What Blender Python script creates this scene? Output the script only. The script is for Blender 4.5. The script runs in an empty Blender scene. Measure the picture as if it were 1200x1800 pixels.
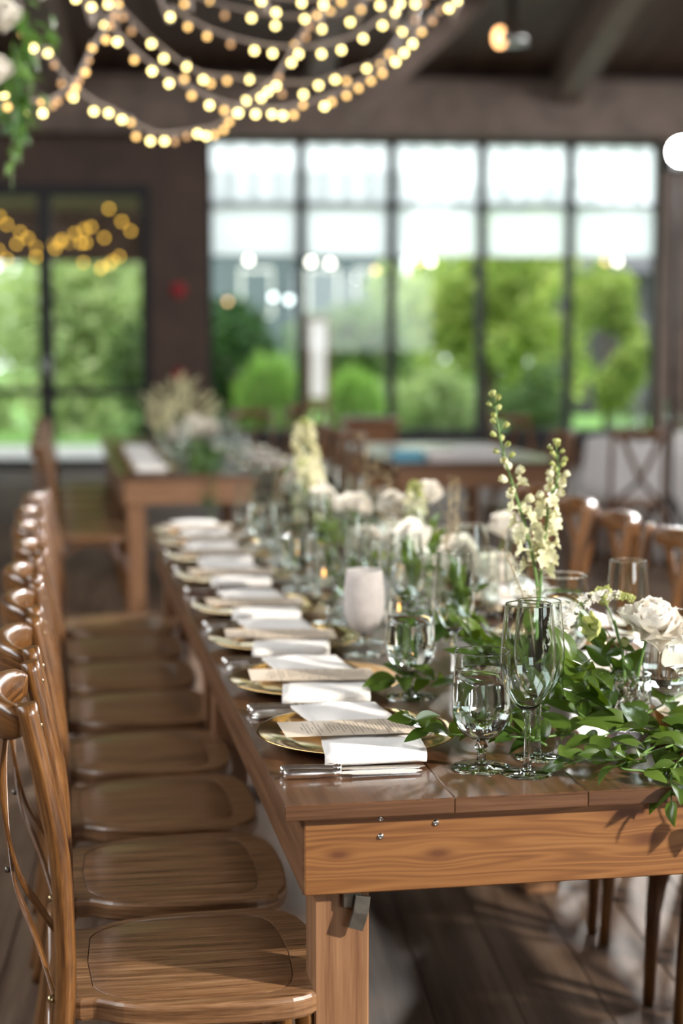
import bpy, bmesh, math, random
from mathutils import Vector, Matrix, Euler

sc = bpy.context.scene
COL = sc.collection
RN = random.Random(11)
PI = math.pi

# ------------------------------------------------------------------ camera
cam_d = bpy.data.cameras.new('camera')
cam = bpy.data.objects.new('camera', cam_d)
COL.objects.link(cam)
cam.location = (0, 0, 1.44)
cam.rotation_euler = (math.radians(90 - 5.906), 0, math.radians(-9.827))
cam_d.sensor_fit = 'VERTICAL'
cam_d.sensor_height = 36
cam_d.lens = 58
cam_d.clip_end = 300
cam_d.dof.use_dof = True
cam_d.dof.focus_distance = 2.62
cam_d.dof.aperture_fstop = 2.0
sc.camera = cam

# ------------------------------------------------------------------ room frame (turned 4.99 degrees from the tables)
RA = math.radians(-4.99)
RMAT = Matrix.Rotation(RA, 4, 'Z')
def W(u, v, z):
    return RMAT @ Vector((u, v, z))

# ------------------------------------------------------------------ world, sun, lamps
SKY = 4.0
world = bpy.data.worlds.new('world')
sc.world = world
world.use_nodes = True
wn = world.node_tree.nodes
wn['Background'].inputs['Color'].default_value = (0.90, 0.96, 1.0, 1)
wn['Background'].inputs['Strength'].default_value = SKY

def lamp(name, kind, loc, energy, color=(1, 1, 1), target=None, **kw):
    d = bpy.data.lights.new(name, kind)
    d.energy = energy
    d.color = color
    for k, val in kw.items():
        setattr(d, k, val)
    o = bpy.data.objects.new(name, d)
    COL.objects.link(o)
    o.location = loc
    if target is not None:
        o.rotation_euler = (Vector(target) - Vector(loc)).to_track_quat('-Z', 'Y').to_euler()
    return o

# daylight on the garden: high sun behind the hall, the roof keeps it off the tables
lamp('sun', 'SUN', (0, 0, 30), 3.2, (1.0, 0.93, 0.80), target=(14, 26, 0), angle=math.radians(1.5))
# photographer's flash, right of the camera and low; it throws the leaf shadows on the apron
lamp('flash_front', 'SPOT', (5.20, -0.85, 3.10), 3300, (1.0, 0.94, 0.86), target=(0.80, 3.3, 0.75),
     spot_size=math.radians(62), spot_blend=0.6, shadow_soft_size=0.13)
# added fill lamps in unseen side and rear wall openings, standing in for daylight
lamp('window_light_left', 'AREA', W(-6.2, 2.7, 5.2), 540, (0.95, 0.97, 1.0), target=W(0.3, 2.7, 0.5),
     shape='RECTANGLE', size=14.0, size_y=2.6)
lamp('window_light_rear', 'AREA', W(4.2, -4.95, 2.2), 110, (0.96, 0.98, 1.0), target=W(3.6, 4.0, 2.0),
     shape='RECTANGLE', size=3.6, size_y=2.0)
lamp('window_light_right', 'AREA', W(8.7, 10.2, 4.4), 470, (0.98, 0.98, 1.0), target=W(3, 10.2, 0.8),
     shape='RECTANGLE', size=7.6, size_y=2.8)

sc.view_settings.view_transform = 'Standard'
sc.view_settings.look = 'None'
sc.view_settings.exposure = 0.0
sc.view_settings.gamma = 1.0
sc.view_settings.use_curve_mapping = False
sc.cycles.max_bounces = 12
sc.cycles.transparent_max_bounces = 40
sc.cycles.transmission_bounces = 10
sc.cycles.sample_clamp_indirect = 60.0
sc.cycles.use_denoising = True

# ------------------------------------------------------------------ material helpers
class S:
    """tiny shader-maths wrapper around a node socket"""
    def __init__(self, nt, s): self.nt, self.s = nt, s
    def op(self, o, b=None, c=None):
        n = self.nt.nodes.new('ShaderNodeMath'); n.operation = o
        self.nt.links.new(self.s, n.inputs[0])
        for i, x in ((1, b), (2, c)):
            if x is None: continue
            if isinstance(x, S): self.nt.links.new(x.s, n.inputs[i])
            else: n.inputs[i].default_value = x
        return S(self.nt, n.outputs[0])
    def __add__(self, b): return self.op('ADD', b)
    def __sub__(self, b): return self.op('SUBTRACT', b)
    def __mul__(self, b): return self.op('MULTIPLY', b)
    def __truediv__(self, b): return self.op('DIVIDE', b)

def new_mat(name):
    m = bpy.data.materials.new(name)
    m.use_nodes = True
    nt = m.node_tree
    return m, nt, nt.nodes['Principled BSDF']

def setp(p, **kw):
    names = dict(base='Base Color', rough='Roughness', metal='Metallic', spec='Specular IOR Level', coat='Coat Weight',
                 coat_rough='Coat Roughness', trans='Transmission Weight', ior='IOR', sub='Subsurface Weight',
                 sheen='Sheen Weight', emit='Emission Color', emit_s='Emission Strength', alpha='Alpha')
    for k, val in kw.items():
        if k in ('base', 'emit') and len(val) == 3: val = (*val, 1)
        p.inputs[names[k]].default_value = val

def node(nt, t, **kw):
    n = nt.nodes.new(t)
    for k, val in kw.items(): setattr(n, k, val)
    return n

def ramp(nt, fac, stops):
    n = nt.nodes.new('ShaderNodeValToRGB')
    e = n.color_ramp.elements
    while len(e) < len(stops): e.new(0.5)
    for el, (pos, c) in zip(e, stops):
        el.position = pos; el.color = (*c, 1)
    nt.links.new(fac, n.inputs[0])
    return n.outputs[0]

def bump(nt, p, h, strength, dist=0.002):
    b = nt.nodes.new('ShaderNodeBump')
    b.inputs['Strength'].default_value = strength
    b.inputs['Distance'].default_value = dist
    nt.links.new(h, b.inputs['Height'])
    nt.links.new(b.outputs[0], p.inputs['Normal'])

def plain(name, base, rough=0.5, var=0.0, vscale=20, bumpv=0.0, **kw):
    m, nt, p = new_mat(name)
    setp(p, base=base, rough=rough, **kw)
    if var > 0 or bumpv > 0:
        tc = node(nt, 'ShaderNodeTexCoord')
        nz = node(nt, 'ShaderNodeTexNoise')
        nz.inputs['Scale'].default_value = vscale
        nz.inputs['Detail'].default_value = 4
        nt.links.new(tc.outputs['Object'], nz.inputs['Vector'])
        lo = tuple(c * (1 - var) for c in base); hi = tuple(min(1, c * (1 + var)) for c in base)
        nt.links.new(ramp(nt, nz.outputs[0], [(0.3, lo), (0.7, hi)]), p.inputs['Base Color'])
        if bumpv > 0: bump(nt, p, nz.outputs[0], bumpv)
    return m

def wood(name, dark, mid, light, su=55, sv=3.0, rough=0.35, coat=0.0, bumpv=0.12, big=1.0, knots=None, coat_rough=0.12):
    """wood grain running along V of the UV map (both in metres)"""
    m, nt, p = new_mat(name)
    setp(p, rough=rough, coat=coat, coat_rough=coat_rough)
    uv = node(nt, 'ShaderNodeUVMap')
    sep = node(nt, 'ShaderNodeSeparateXYZ')
    nt.links.new(uv.outputs[0], sep.inputs[0])
    u, v = S(nt, sep.outputs[0]), S(nt, sep.outputs[1])
    oi = node(nt, 'ShaderNodeObjectInfo')
    rnd = S(nt, oi.outputs['Random'])
    core = None
    if knots:
        for (kv, ku, ks) in knots:
            dv, du = v - kv, u - ku
            r2 = (dv * dv) * (1 / (ks * 2.6) ** 2) + (du * du) * (1 / ks ** 2)
            g = (r2 * -1.0).op('EXPONENT')
            u = u - du * g * 0.92
            k = (r2 * -5.0).op('EXPONENT')
            core = k if core is None else core + k
    else:
        u = u + rnd * 7.3
        v = v + rnd * 13.7
    cmb = node(nt, 'ShaderNodeCombineXYZ')
    nt.links.new((u * su).s, cmb.inputs[0]); nt.links.new((v * sv).s, cmb.inputs[1])
    if not knots: nt.links.new((rnd * 31.0).s, cmb.inputs[2])
    n1 = node(nt, 'ShaderNodeTexNoise')
    n1.inputs['Scale'].default_value = 1.0; n1.inputs['Detail'].default_value = 6; n1.inputs['Roughness'].default_value = 0.65
    n1.inputs['Distortion'].default_value = 0.12
    nt.links.new(cmb.outputs[0], n1.inputs['Vector'])
    c2 = node(nt, 'ShaderNodeCombineXYZ')
    nt.links.new((u * su * 6.0).s, c2.inputs[0]); nt.links.new((v * sv * 5.0).s, c2.inputs[1])
    n2 = node(nt, 'ShaderNodeTexNoise'); n2.inputs['Scale'].default_value = 1.0; n2.inputs['Detail'].default_value = 2
    nt.links.new(c2.outputs[0], n2.inputs['Vector'])
    fine = S(nt, n2.outputs[0])
    g = S(nt, n1.outputs[0]) * 0.75 + fine * 0.25
    if knots:
        c3 = node(nt, 'ShaderNodeCombineXYZ')
        nt.links.new((u * 30.0).s, c3.inputs[0]); nt.links.new((v * 1.6).s, c3.inputs[1])
        n3 = node(nt, 'ShaderNodeTexNoise'); n3.inputs['Scale'].default_value = 1.0; n3.inputs['Detail'].default_value = 1.5
        nt.links.new(c3.outputs[0], n3.inputs['Vector'])
        rings = (S(nt, n3.outputs[0]) * 62.0).op('SINE') * 0.5 + 0.5
        g = g * 0.78 + rings * 0.20
    col = ramp(nt, g.s, [(0.30, dark), (0.50, mid), (0.72, light)] if knots else [(0.37, dark), (0.50, mid), (0.64, light)])
    if core is not None:
        mx = node(nt, 'ShaderNodeMix', data_type='RGBA')
        nt.links.new(core.op('MINIMUM', 0.9).s, mx.inputs['Factor'])
        nt.links.new(col, mx.inputs['A']); mx.inputs['B'].default_value = (0.10, 0.030, 0.008, 1)
        col = mx.outputs['Result']
    nt.links.new(col, p.inputs['Base Color'])
    rr = fine * 0.22 + (rough - 0.11)
    nt.links.new(rr.s, p.inputs['Roughness'])
    bump(nt, p, g.s, bumpv, 0.001)
    return m

def thin_glass(name, tint=(0.97, 0.99, 0.98), base=0.06, power=3.2, top=0.85, rough=0.0):
    """single-walled clear glass: looks through, mirrors at grazing angles"""
    m = bpy.data.materials.new(name); m.use_nodes = True
    nt = m.node_tree; nt.nodes.clear()
    out = node(nt, 'ShaderNodeOutputMaterial')
    tr = node(nt, 'ShaderNodeBsdfTransparent'); tr.inputs[0].default_value = (*tint, 1)
    gl = node(nt, 'ShaderNodeBsdfGlossy'); gl.inputs['Roughness'].default_value = rough
    lw = node(nt, 'ShaderNodeLayerWeight'); lw.inputs[0].default_value = 0.5
    f = S(nt, lw.outputs['Facing']).op('POWER', power) * (top - base) + base
    mx = node(nt, 'ShaderNodeMixShader')
    nt.links.new(f.s, mx.inputs[0]); nt.links.new(tr.outputs[0], mx.inputs[1]); nt.links.new(gl.outputs[0], mx.inputs[2])
    nt.links.new(mx.outputs[0], out.inputs[0])
    return m

def glass_solid(name, ior=1.45, color=(0.98, 1, 0.99), rough=0.0, bump_s=0.0, bscale=160):
    m = bpy.data.materials.new(name); m.use_nodes = True
    nt = m.node_tree; nt.nodes.clear()
    out = node(nt, 'ShaderNodeOutputMaterial')
    g = node(nt, 'ShaderNodeBsdfGlass'); g.inputs['IOR'].default_value = ior; g.inputs['Roughness'].default_value = rough
    g.inputs['Color'].default_value = (*color, 1)
    if bump_s:
        tc = node(nt, 'ShaderNodeTexCoord'); vz = node(nt, 'ShaderNodeTexVoronoi'); vz.inputs['Scale'].default_value = bscale
        nt.links.new(tc.outputs['Object'], vz.inputs['Vector'])
        bump(nt, g, vz.outputs[0], bump_s)
    nt.links.new(g.outputs[0], out.inputs[0])
    return m

def leafy(name, lo, hi, rough=0.35, trans=0.35, spec=0.5, tint=(1.5, 1.7, 0.6)):
    """leaf: glossy face plus light passing through; each leaf keeps its own shade of green"""
    m, nt, p = new_mat(name)
    setp(p, rough=rough, spec=spec)
    geo = node(nt, 'ShaderNodeNewGeometry'); oi = node(nt, 'ShaderNodeObjectInfo')
    f = (S(nt, geo.outputs['Random Per Island']) + S(nt, oi.outputs['Random']) * 1.0).op('FRACT')
    col = ramp(nt, f.s, [(0.0, lo), (1.0, hi)])
    nt.links.new(col, p.inputs['Base Color'])
    tl = node(nt, 'ShaderNodeBsdfTranslucent')
    br = node(nt, 'ShaderNodeMix', data_type='RGBA', blend_type='MULTIPLY'); br.inputs['Factor'].default_value = 1
    nt.links.new(col, br.inputs['A']); br.inputs['B'].default_value = (*tint, 1)
    nt.links.new(br.outputs['Result'], tl.inputs[0])
    mx = node(nt, 'ShaderNodeMixShader'); mx.inputs[0].default_value = trans
    out = nt.nodes['Material Output']
    nt.links.new(p.outputs[0], mx.inputs[1]); nt.links.new(tl.outputs[0], mx.inputs[2]); nt.links.new(mx.outputs[0], out.inputs[0])
    return m

def emitter(name, color, strength):
    m = bpy.data.materials.new(name); m.use_nodes = True
    nt = m.node_tree; nt.nodes.clear()
    out = node(nt, 'ShaderNodeOutputMaterial'); e = node(nt, 'ShaderNodeEmission')
    e.inputs[0].default_value = (*color, 1); e.inputs[1].default_value = strength
    nt.links.new(e.outputs[0], out.inputs[0])
    return m

M = {}
M['chair'] = wood('chair_wood', (0.040, 0.014, 0.004), (0.135, 0.054, 0.013), (0.25, 0.112, 0.030), su=150, sv=7, rough=0.34, coat=0.5, bumpv=0.25)
M['seat'] = wood('seat_wood', (0.070, 0.030, 0.011), (0.19, 0.092, 0.038), (0.34, 0.19, 0.095), su=110, sv=4.0, rough=0.40, coat=0.5, bumpv=0.12, coat_rough=0.25)
M['top'] = wood('table_top_wood', (0.062, 0.027, 0.012), (0.105, 0.047, 0.021), (0.15, 0.072, 0.035), su=60, sv=1.6, rough=0.34, coat=0.5, bumpv=0.02, coat_rough=0.12)
M['apron'] = wood('apron_pine', (0.135, 0.050, 0.012), (0.215, 0.086, 0.022), (0.285, 0.128, 0.038), su=60, sv=1.2, rough=0.5, bumpv=0.15,
                  knots=[(0.406, 0.675, 0.017), (0.559, 0.669, 0.019), (0.890, 0.674, 0.024), (0.86, 0.715, 0.03)])
M['pine'] = wood('leg_pine', (0.15, 0.066, 0.028), (0.225, 0.108, 0.048), (0.29, 0.150, 0.070), su=60, sv=2, rough=0.5, bumpv=0.12)
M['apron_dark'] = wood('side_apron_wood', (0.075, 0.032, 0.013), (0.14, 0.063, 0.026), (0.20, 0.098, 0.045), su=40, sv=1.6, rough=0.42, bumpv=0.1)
M['floor'] = wood('floor_wood', (0.060, 0.034, 0.020), (0.105, 0.064, 0.040), (0.15, 0.100, 0.066), su=22, sv=1.2, rough=0.66, bumpv=0.1, coat=0.0)
M['floor'].node_tree.nodes['Principled BSDF'].inputs['Specular IOR Level'].default_value = 0.25
M['wall'] = plain('dark_wall_wood', (0.088, 0.049, 0.032), 0.6, 0.25, 3)
M['frame'] = plain('window_frame_metal', (0.014, 0.012, 0.012), 0.5, 0.1, 8)
M['ceiling'] = wood('ceiling_boards', (0.075, 0.046, 0.032), (0.13, 0.082, 0.058), (0.18, 0.12, 0.088), su=14, sv=0.6, rough=0.6, bumpv=0.1)
M['beam'] = plain('beam_wood', (0.21, 0.15, 0.115), 0.6, 0.25, 4)
M['gold'] = plain('gold_glaze', (0.83, 0.56, 0.24), 0.10, metal=1.0)
M['silver'] = plain('silver', (0.92, 0.90, 0.86), 0.24, metal=1.0)
M['steel'] = plain('screw_steel', (0.55, 0.54, 0.52), 0.25, metal=1.0)
M['iron'] = plain('latch_iron', (0.16, 0.145, 0.12), 0.42, 0.2, 60, metal=0.9)
M['brass'] = plain('bolt_brass', (0.42, 0.33, 0.18), 0.28, metal=1.0)
M['napkin'] = plain('napkin_linen', (0.80, 0.76, 0.71), 0.85, 0.04, 300, 0.15, sheen=0.2)
M['linen'] = plain('table_linen', (0.74, 0.70, 0.67), 0.9, 0.05, 6)
M['glass'] = thin_glass('clear_glass')
M['rim'] = thin_glass('glass_rim', base=0.28, top=0.95, power=1.6)
M['stem'] = glass_solid('stem_glass', 1.46)
M['pane'] = thin_glass('window_pane', (0.97, 0.985, 0.98), base=0.018, top=0.5)
M['water'] = glass_solid('water', 1.33, (0.99, 1, 1))
M['cut'] = glass_solid('cut_glass', 1.5, (0.98, 0.99, 0.98), 0.02, 0.25, 140)
M['frost'] = plain('frosted_glass', (0.80, 0.76, 0.73), 0.5, 0.08, 60, trans=0.6, ior=1.15)
M['wax'] = plain('candle_wax', (0.85, 0.78, 0.65), 0.5, sub=0.3)
M['flame'] = emitter('candle_flame', (1.0, 0.45, 0.13), 6.5)
M['leaf'] = leafy('ruscus_leaf', (0.036, 0.078, 0.011), (0.105, 0.170, 0.026), 0.27, 0.28, 0.6, (1.6, 1.5, 0.5))
M['stemg'] = plain('green_stem', (0.12, 0.22, 0.05), 0.5, 0.2, 40)
M['bud'] = leafy('green_bud', (0.40, 0.44, 0.15), (0.54, 0.56, 0.24), 0.5, 0.3, 0.3, (1.1, 1.1, .8))
M['floret'] = leafy('pale_floret', (0.66, 0.64, 0.40), (0.82, 0.79, 0.60), 0.55, 0.3, 0.3, (1.05, 1.05, .9))
M['petal'] = leafy('ivory_petal', (0.88, 0.84, 0.76), (0.93, 0.90, 0.84), 0.6, 0.3, 0.3, (1, .98, .93))
M['plume'] = leafy('dried_plume', (0.34, 0.27, 0.16), (0.54, 0.45, 0.30), 0.8, 0.3, 0.2, (1, .95, .8))
M['lace'] = leafy('lace_floret', (0.76, 0.72, 0.64), (0.90, 0.87, 0.82), 0.7, 0.3, 0.2, (1, 1, 1))
M['bg_leaf'] = leafy('arrangement_leaf', (0.045, 0.11, 0.030), (0.11, 0.19, 0.055), 0.4, 0.3)
M['cord'] = plain('light_cord', (0.30, 0.25, 0.22), 0.6)
M['bulb2'] = emitter('bulb_bright', (1.0, 0.80, 0.30), 9.5)
M['bulb1'] = emitter('bulb_warm', (1.0, 0.60, 0.20), 4.2)
M['bulb0'] = emitter('bulb_dim', (1.0, 0.55, 0.24), 1.7)
M['amber'] = emitter('amber_bulb', (1.0, 0.56, 0.07), 6.0)  # glow of bulbs added in place of fairy lights mirrored in the doors
M['black'] = plain('black_metal', (0.015, 0.015, 0.016), 0.4, metal=0.6)
M['red'] = plain('alarm_red', (0.45, 0.02, 0.03), 0.4)
M['white'] = plain('white_paint', (0.75, 0.74, 0.72), 0.5, 0.03, 10)
M['blue'] = plain('blue_cloth', (0.05, 0.15, 0.42), 0.8, 0.1, 20)
M['teal'] = plain('teal_cloth', (0.15, 0.42, 0.55), 0.8, 0.1, 20)
M['cabinet'] = wood('cabinet_wood', (0.12, 0.045, 0.016), (0.22, 0.090, 0.032), (0.30, 0.13, 0.05), su=30, sv=2, rough=0.4)
# ------------------------------------------------------------------ mesh helpers
def box_uv(me, grain):
    uvl = me.uv_layers.new(name='UVMap').data
    g = 'xyz'.index(grain)
    for poly in me.polygons:
        n = poly.normal
        ax = max(range(3), key=lambda i: abs(n[i]))
        rest = [i for i in range(3) if i != ax]
        if g in rest:
            vi = g; ui = rest[0] if rest[1] == g else rest[1]
        else:
            vi, ui = rest
        for li in poly.loop_indices:
            c = me.vertices[me.loops[li].vertex_index].co
            uvl[li].uv = (c[ui], c[vi])

def mesh(name, verts, faces, mat, smooth=False, uv=None, grain=None):
    me = bpy.data.meshes.new(name)
    me.from_pydata([tuple(v) for v in verts], [], faces)
    me.update()
    if uv is not None:
        l = me.uv_layers.new(name='UVMap').data
        for poly in me.polygons:
            for li in poly.loop_indices:
                l[li].uv = uv[me.loops[li].vertex_index]
    elif grain:
        box_uv(me, grain)
    if smooth:
        me.polygons.foreach_set('use_smooth', [True] * len(me.polygons))
    mats = mat if isinstance(mat, (list, tuple)) else [mat]
    for m in mats: me.materials.append(m)
    return me

def obj(name, me, parent=None, loc=None, rot=None, scale=None, mw=None):
    o = bpy.data.objects.new(name, me)
    COL.objects.link(o)
    if parent is not None: o.parent = parent
    if mw is not None: o.matrix_local = mw
    if loc is not None: o.location = loc
    if rot is not None: o.rotation_euler = rot
    if scale is not None: o.scale = (scale,) * 3 if isinstance(scale, (int, float)) else scale
    return o

def tag(o, label=None, cat=None, group=None, kind=None):
    if label: o['label'] = label
    if cat: o['category'] = cat
    if group: o['group'] = group
    if kind: o['kind'] = kind
    return o

def thing(name, label, cat, loc=(0, 0, 0), rz=0, group=None):
    o = obj(name, None, None, loc, (0, 0, rz))
    o.empty_display_size = 0.1
    return tag(o, label, cat, group)

def structure(o):
    o['kind'] = 'structure'
    return o

def copy_tree(o, parent=None):
    c = o.copy(); COL.objects.link(c); c.parent = parent
    for ch in list(o.children): copy_tree(ch, c)
    return c

def bbox(x0, x1, y0, y1, z0, z1, mat, grain='x', bev=0.0, name='box'):
    """a board: box with chamfered edges"""
    bm = bmesh.new()
    r = bmesh.ops.create_cube(bm, size=1.0)
    for v in bm.verts:
        v.co = Vector(((x0 + x1) / 2 + v.co.x * (x1 - x0), (y0 + y1) / 2 + v.co.y * (y1 - y0), (z0 + z1) / 2 + v.co.z * (z1 - z0)))
    if bev > 0:
        bmesh.ops.bevel(bm, geom=bm.edges[:], offset=bev, segments=1, affect='EDGES', profile=0.5)
    me = bpy.data.meshes.new(name)
    bm.to_mesh(me); bm.free(); me.update()
    box_uv(me, grain)
    me.materials.append(mat)
    return me

def join_boxes(boxes, mat, grain='z', name='boxes'):
    vs, fs = [], []
    for (x0, x1, y0, y1, z0, z1) in boxes:
        b = len(vs)
        vs += [(x0, y0, z0), (x1, y0, z0), (x1, y1, z0), (x0, y1, z0), (x0, y0, z1), (x1, y0, z1), (x1, y1, z1), (x0, y1, z1)]
        fs += [tuple(b + i for i in f) for f in ((0, 3, 2, 1), (4, 5, 6, 7), (0, 1, 5, 4), (1, 2, 6, 5), (2, 3, 7, 6), (3, 0, 4, 7))]
    return mesh(name, vs, fs, mat, grain=grain)

def catmull(pts, n=6):
    pts = [Vector(p) for p in pts]
    out = []
    for i in range(len(pts) - 1):
        p0 = pts[max(i - 1, 0)]; p1 = pts[i]; p2 = pts[i + 1]; p3 = pts[min(i + 2, len(pts) - 1)]
        for k in range(n):
            t = k / n
            out.append(0.5 * ((2 * p1) + (p2 - p0) * t + (2 * p0 - 5 * p1 + 4 * p2 - p3) * t * t + (3 * p1 - p0 - 3 * p2 + p3) * t ** 3))
    out.append(pts[-1])
    return out

def circle(n): return [(math.cos(2 * PI * i / n), math.sin(2 * PI * i / n)) for i in range(n)]
def rrect(w, h, k=0.3):
    """rounded rectangle outline, 12 points"""
    a, b = w / 2, h / 2; c = min(a, b) * k
    return [(a, -b + c), (a, b - c), (a - c * .3, b - c * .3), (a - c, b), (-a + c, b), (-a + c * .3, b - c * .3), (-a, b - c), (-a, -b + c),
            (-a + c * .3, -b + c * .3), (-a + c, -b), (a - c, -b), (a - c * .3, -b + c * .3)]

def sweep(pts, section, radii=None, ref=None, caps=True):
    """sweep a 2-D outline along a path; ref fixes the outline's first axis; returns verts, faces, uv"""
    pts = [Vector(p) for p in pts]
    n = len(section); vs, fs, uv = [], [], []
    if radii is None: radii = [1.0] * len(pts)
    elif len(radii) != len(pts):
        src = radii; radii = []
        for i in range(len(pts)):
            t = i / (len(pts) - 1) * (len(src) - 1); k = min(int(t), len(src) - 2)
            radii.append(src[k] + (src[k + 1] - src[k]) * (t - k))
    prev = None; length = 0; per = [0.0]
    for i in range(n):
        a, b = section[i], section[(i + 1) % n]
        per.append(per[-1] + math.hypot(a[0] - b[0], a[1] - b[1]))
    for i, p in enumerate(pts):
        t = (pts[min(i + 1, len(pts) - 1)] - pts[max(i - 1, 0)]).normalized()
        if ref is not None:
            x = Vector(ref); x = (x - t * x.dot(t))
        elif prev is None:
            x = t.orthogonal()
        else:
            x = prev - t * prev.dot(t)
        x.normalize(); prev = x
        y = t.cross(x)
        if i: length += (p - pts[i - 1]).length
        for k, (a, b) in enumerate(section):
            vs.append(p + (x * a + y * b) * radii[i])
            uv.append((per[k] * radii[i], length))
    for i in range(len(pts) - 1):
        for k in range(n):
            fs.append((i * n + k, i * n + (k + 1) % n, (i + 1) * n + (k + 1) % n, (i + 1) * n + k))
    if caps:
        fs.append(tuple(range(n - 1, -1, -1)))
        b = (len(pts) - 1) * n
        fs.append(tuple(range(b, b + n)))
    return vs, fs, uv

def swept(name, pts, section, mat, radii=None, ref=None, smooth=True, caps=True):
    v, f, uv = sweep(pts, section, radii, ref, caps)
    me = mesh(name, v, f, mat, smooth, uv)
    if smooth and caps:
        me.polygons[-1].use_smooth = False; me.polygons[-2].use_smooth = False
    return me

def lathe(profile, n=40, close_bottom=False, close_top=False):
    vs, fs = [], []
    for (r, z) in profile:
        for i in range(n):
            a = 2 * PI * i / n
            vs.append((r * math.cos(a), r * math.sin(a), z))
    for j in range(len(profile) - 1):
        for i in range(n):
            fs.append((j * n + i, j * n + (i + 1) % n, (j + 1) * n + (i + 1) % n, (j + 1) * n + i))
    if close_bottom: fs.append(tuple(range(n - 1, -1, -1)))
    if close_top: fs.append(tuple((len(profile) - 1) * n + i for i in range(n)))
    return vs, fs

def lathed(name, profile, mat, n=40, cb=False, ct=False, smooth=True):
    v, f = lathe(profile, n, cb, ct)
    return mesh(name, v, f, mat, smooth, uv=[(math.atan2(p[1], p[0]) * 0.05, p[2]) for p in v])

def ball(name, r, mat, seg=10, rings=6, sz=1.0, smooth=True):
    prof = [(max(1e-5, r * math.sin(PI * k / rings)), -r * sz * math.cos(PI * k / rings)) for k in range(rings + 1)]
    return lathed(name, prof, mat, seg, smooth=smooth)

def frame(origin, direction, normal=(0, 0, 1)):
    """matrix: local X along direction, local Z near normal"""
    x = Vector(direction).normalized()
    z = Vector(normal); z = z - x * z.dot(x)
    if z.length < 1e-4: z = x.orthogonal()
    z.normalize(); y = z.cross(x)
    m = Matrix((x, y, z)).transposed().to_4x4()
    m.translation = Vector(origin)
    return m

def leaf_mesh(name, mat, length=1.0, width=0.42, fold=0.22, bend=0.35, twist=0.0, rows=7, tip=1.5):
    """a leaf 1 m long along X, bending down, folded on its midrib"""
    vs, fs = [], []
    cols = [-1, -0.5, 0, 0.5, 1]
    for i in range(rows + 1):
        t = i / rows
        w = width / 2 * (math.sin(PI * min(1, t ** 0.75)) ** 0.9 if t < 1 else 0) + 0.004
        a = bend * t
        x = math.sin(a) / bend * length if abs(bend) > 1e-3 else t * length
        z = -(1 - math.cos(a)) / bend * length if abs(bend) > 1e-3 else 0
        tw = twist * t
        for c in cols:
            yy = c * w; zz = abs(c) * w * fold * 2 - 0.3 * w * fold * (abs(c) ** 3)
            y2 = yy * math.cos(tw) - zz * math.sin(tw); z2 = yy * math.sin(tw) + zz * math.cos(tw)
            vs.append((x, y2, z + z2))
    m = len(cols)
    for i in range(rows):
        for k in range(m - 1):
            fs.append((i * m + k, i * m + k + 1, (i + 1) * m + k + 1, (i + 1) * m + k))
    return mesh(name, vs, fs, mat, True)

def petal_verts(h, w, cup, curl, ruffle=0.0, nu=5, nv=6, seed=0):
    """petal growing along +Z from the origin, hollow side facing -Y; curl rolls the lip outward (+Y)"""
    r = random.Random(seed); ph = r.random() * 6
    vs, fs = [], []
    for j in range(nv + 1):
        t = j / nv
        ww = w * (0.28 + 0.72 * math.sin(PI * (0.08 + 0.80 * t) * 0.62 / 0.60) ** 0.8) / 2 if t < 1 else w * 0.30
        for i in range(nu + 1):
            s = -1 + 2 * i / nu
            x = s * ww
            y = -cup * (1 - s * s) * 0 + cup * w * (s * s) * -0.5 + curl * h * max(0, t - 0.55) ** 2 * 2.2
            y += cup * h * 0.35 * math.sin(PI * t * 0.8)
            z = h * t - 0.10 * h * (s * s) * t
            if t > 0.5: y += ruffle * w * math.sin(s * 5 + ph) * (t - 0.5); z += ruffle * h * 0.5 * math.sin(s * 7 + ph) * (t - 0.5)
            vs.append((x, y, z))
    m = nu + 1
    for j in range(nv):
        for i in range(nu):
            fs.append((j * m + i, j * m + i + 1, (j + 1) * m + i + 1, (j + 1) * m + i))
    return vs, fs

ORD = ['nearest', 'second', 'third', 'fourth', 'fifth', 'sixth', 'seventh', 'eighth']

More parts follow.
